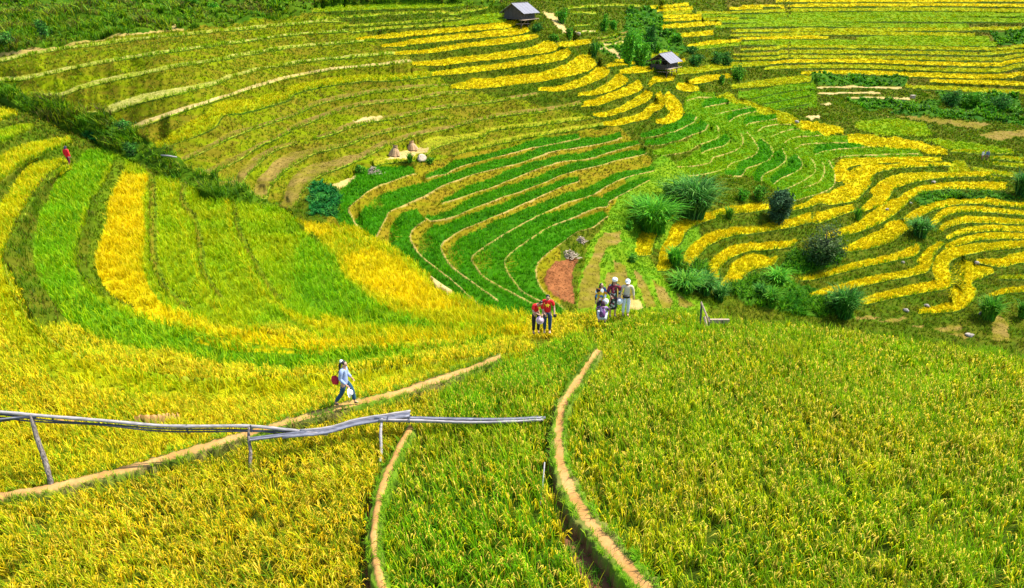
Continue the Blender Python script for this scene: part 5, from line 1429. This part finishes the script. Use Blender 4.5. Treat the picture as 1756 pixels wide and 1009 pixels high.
# 4,5,6 group of three behind the crest
l = onF(1028, 545); H_ = size(l, 61)
t, V, s = person('long-haired woman in orange, white and blue top, leftmost of the group of four', l, math.radians(20), H_,
    dict(face=(.35, -1, -.05), wrr=(-.24, -.02, .84), wrl=(.10, -.20, 1.0), ell=(.22, -.02, 1.10)),
    dict(top=mat_pattern('bright print', [(.80, .22, .01), (.78, .78, .75), (.03, .16, .35), (.80, .50, .02), (.02, .02, .03), (.75, .30, .02)], 7.5), long=True, hem=.12, legs=cloth((.015, .015, .025), 'black cloth'), hair=.22, shoe=HAIR))
hatobj(t, Vector((.10, -.27, .88)), 1, WHITE, 'white cap held at the waist of the woman in the orange and blue top', (1.0, 0), brim=.13)
l = onF(1050, 543); H_ = size(l, 65)
t, V, s = person('woman in white cap and long dark flowered dress, middle of the standing three', l, math.radians(8), H_,
    dict(face=(.05, -1, -.15), wrr=(-.16, -.16, .98), elr=(-.25, .02, 1.1), wrl=(.16, -.14, .98), ell=(.25, .02, 1.1)),
    dict(top=mat_pattern('dark floral print', [(.012, .02, .015), (.02, .02, .02), (.16, .01, .025), (.05, .12, .06), (.012, .015, .02), (.50, .48, .42)], 13), long=True, skirt=.62, hair=.20, cap=('knit', WHITE), shoe=HAIR))
sh = cloth((.20, .012, .035), 'dark red shawl', nscale=14)
skin_mesh('shawl', [[(.0, .03, 1.40, .10, .08), (.20, .0, 1.30, .085), (.24, -.02, 1.12, .07)], [(.0, .03, 1.40, .10, .08), (-.20, .0, 1.30, .085), (-.24, -.02, 1.10, .07)], [(.0, .03, 1.40, .10, .08), (-.09, -.11, 1.25, .05), (-.10, -.13, 1.08, .04)]], sh, t, 2)
l = onF(1072, 542); H_ = size(l, 62)
t, V, s = person('older man in cream shirt, white cap and sunglasses with a black waist bag', l, math.radians(-2), H_,
    dict(face=(0, -1, -.2), wrr=(-.28, -.06, .88), elr=(-.26, .04, 1.10), wrl=(.29, -.02, .90), ell=(.27, .03, 1.12), shl=(.19, .01, 1.345), shr=(-.19, .01, 1.345)),
    dict(top=cloth((.60, .49, .34), 'cream cotton', var=.08), long=True, hem=.02, legs=cloth((.68, .70, .76), 'white linen', var=.08), hair=.03, haircol=cloth((.5, .5, .5), 'grey hair'), cap=('cap', WHITE), shades=True, shoe=HAIR))
wb = MB().lathe([(.02, -.07), (.13, -.06), (.16, 0), (.14, .055), (.03, .06)], 14, Matrix.Translation((-.03, -.14, .95)) @ Matrix.Diagonal((1, .45, 1, 1)))
wo = wb.build('waist_bag', HAIR, None, True); wo.matrix_basis = Matrix.LocRotScale(t.location, t.rotation_euler, t.scale); tag(wo, 'black waist bag worn by the older man in cream', 'bag')
MB().tube([(.18 * math.cos(a_) , .15 * math.sin(a_), .985) for a_ in np.linspace(0, 6.283, 18)], .015, 5).build('belt', HAIR, wo)
hatobj(t, Vector((-.31, -.12, .74)), 1, WHITE, 'white hat dangling from the right hand of the older man', (1.15, -.2), brim=.15)
# 7 crouching person
l = onF(1032, 556); H_ = 1.55
t, V, s = person('crouching figure with dark maroon hair and purple striped top, back to the camera', l, math.radians(172), H_,
    dict(pel=(0, .10, .32), sp=(0, .06, .48), ch=(0, -.04, .62), nb=(0, -.12, .74), nk=(0, -.15, .79), hd=(0, -.18, .88), face=(0, -1, -.4),
         hpl=(.10, .08, .30), hpr=(-.10, .08, .30), knl=(.17, -.28, .48), knr=(-.17, -.28, .48), anl=(.13, -.06, .08), anr=(-.13, -.06, .08),
         shl=(.17, -.10, .70), shr=(-.17, -.10, .70), ell=(.25, -.26, .54), elr=(-.25, -.26, .54), wrl=(.12, -.42, .56), wrr=(-.12, -.42, .56)),
    dict(top=mat_pattern('purple stripe', [(.10, .02, .09), (.16, .04, .16), (.05, .02, .06), (.30, .20, .35)], 10), long=True, legs=cloth((.42, .44, .48), 'grey patterned cloth', nscale=25), hair=.18, haircol=cloth((.045, .010, .022), 'maroon hair'), shoe=HAIR))
# 8 far walker in red
l = onF(121, 289); H_ = size(l, 36)
t, V, s = person('figure in bright red with dark headscarf walking away on the far left bund', l, math.radians(165), H_,
    dict(knl=(.09, -.12, .50), anl=(.08, -.10, .10), knr=(-.09, .06, .48), anr=(-.09, .28, .14), hd=(0, -.05, 1.53), face=(0, -1, -.3)),
    dict(top=cloth((.80, .006, .02), 'bright red cloth', var=.08), long=True, hem=.14, legs=cloth((.14, .005, .03), 'dark red cloth'), leglen=.35, cap=('scarf', cloth((.02, .015, .06), 'navy cloth')), shoe=HAIR))
# 9 two distant field workers
for u_, c_, lab in ((1683, (.70, .66, .60), 'distant worker in white, left of two in the far right fields'), (1691, (.10, .16, .30), 'distant worker in dark blue, right of two in the far right fields')):
    l = onB(u_, 275); l.z -= .1
    person(lab, l, math.radians(30 if u_ < 1687 else -30), 1.6, dict(hd=(0, -.08, 1.52), nk=(0, -.05, 1.43)),
        dict(top=cloth(c_, 'work shirt'), long=True, legs=cloth((.25, .12, .05), 'work trousers'), hair=.05, shoe=HAIR))
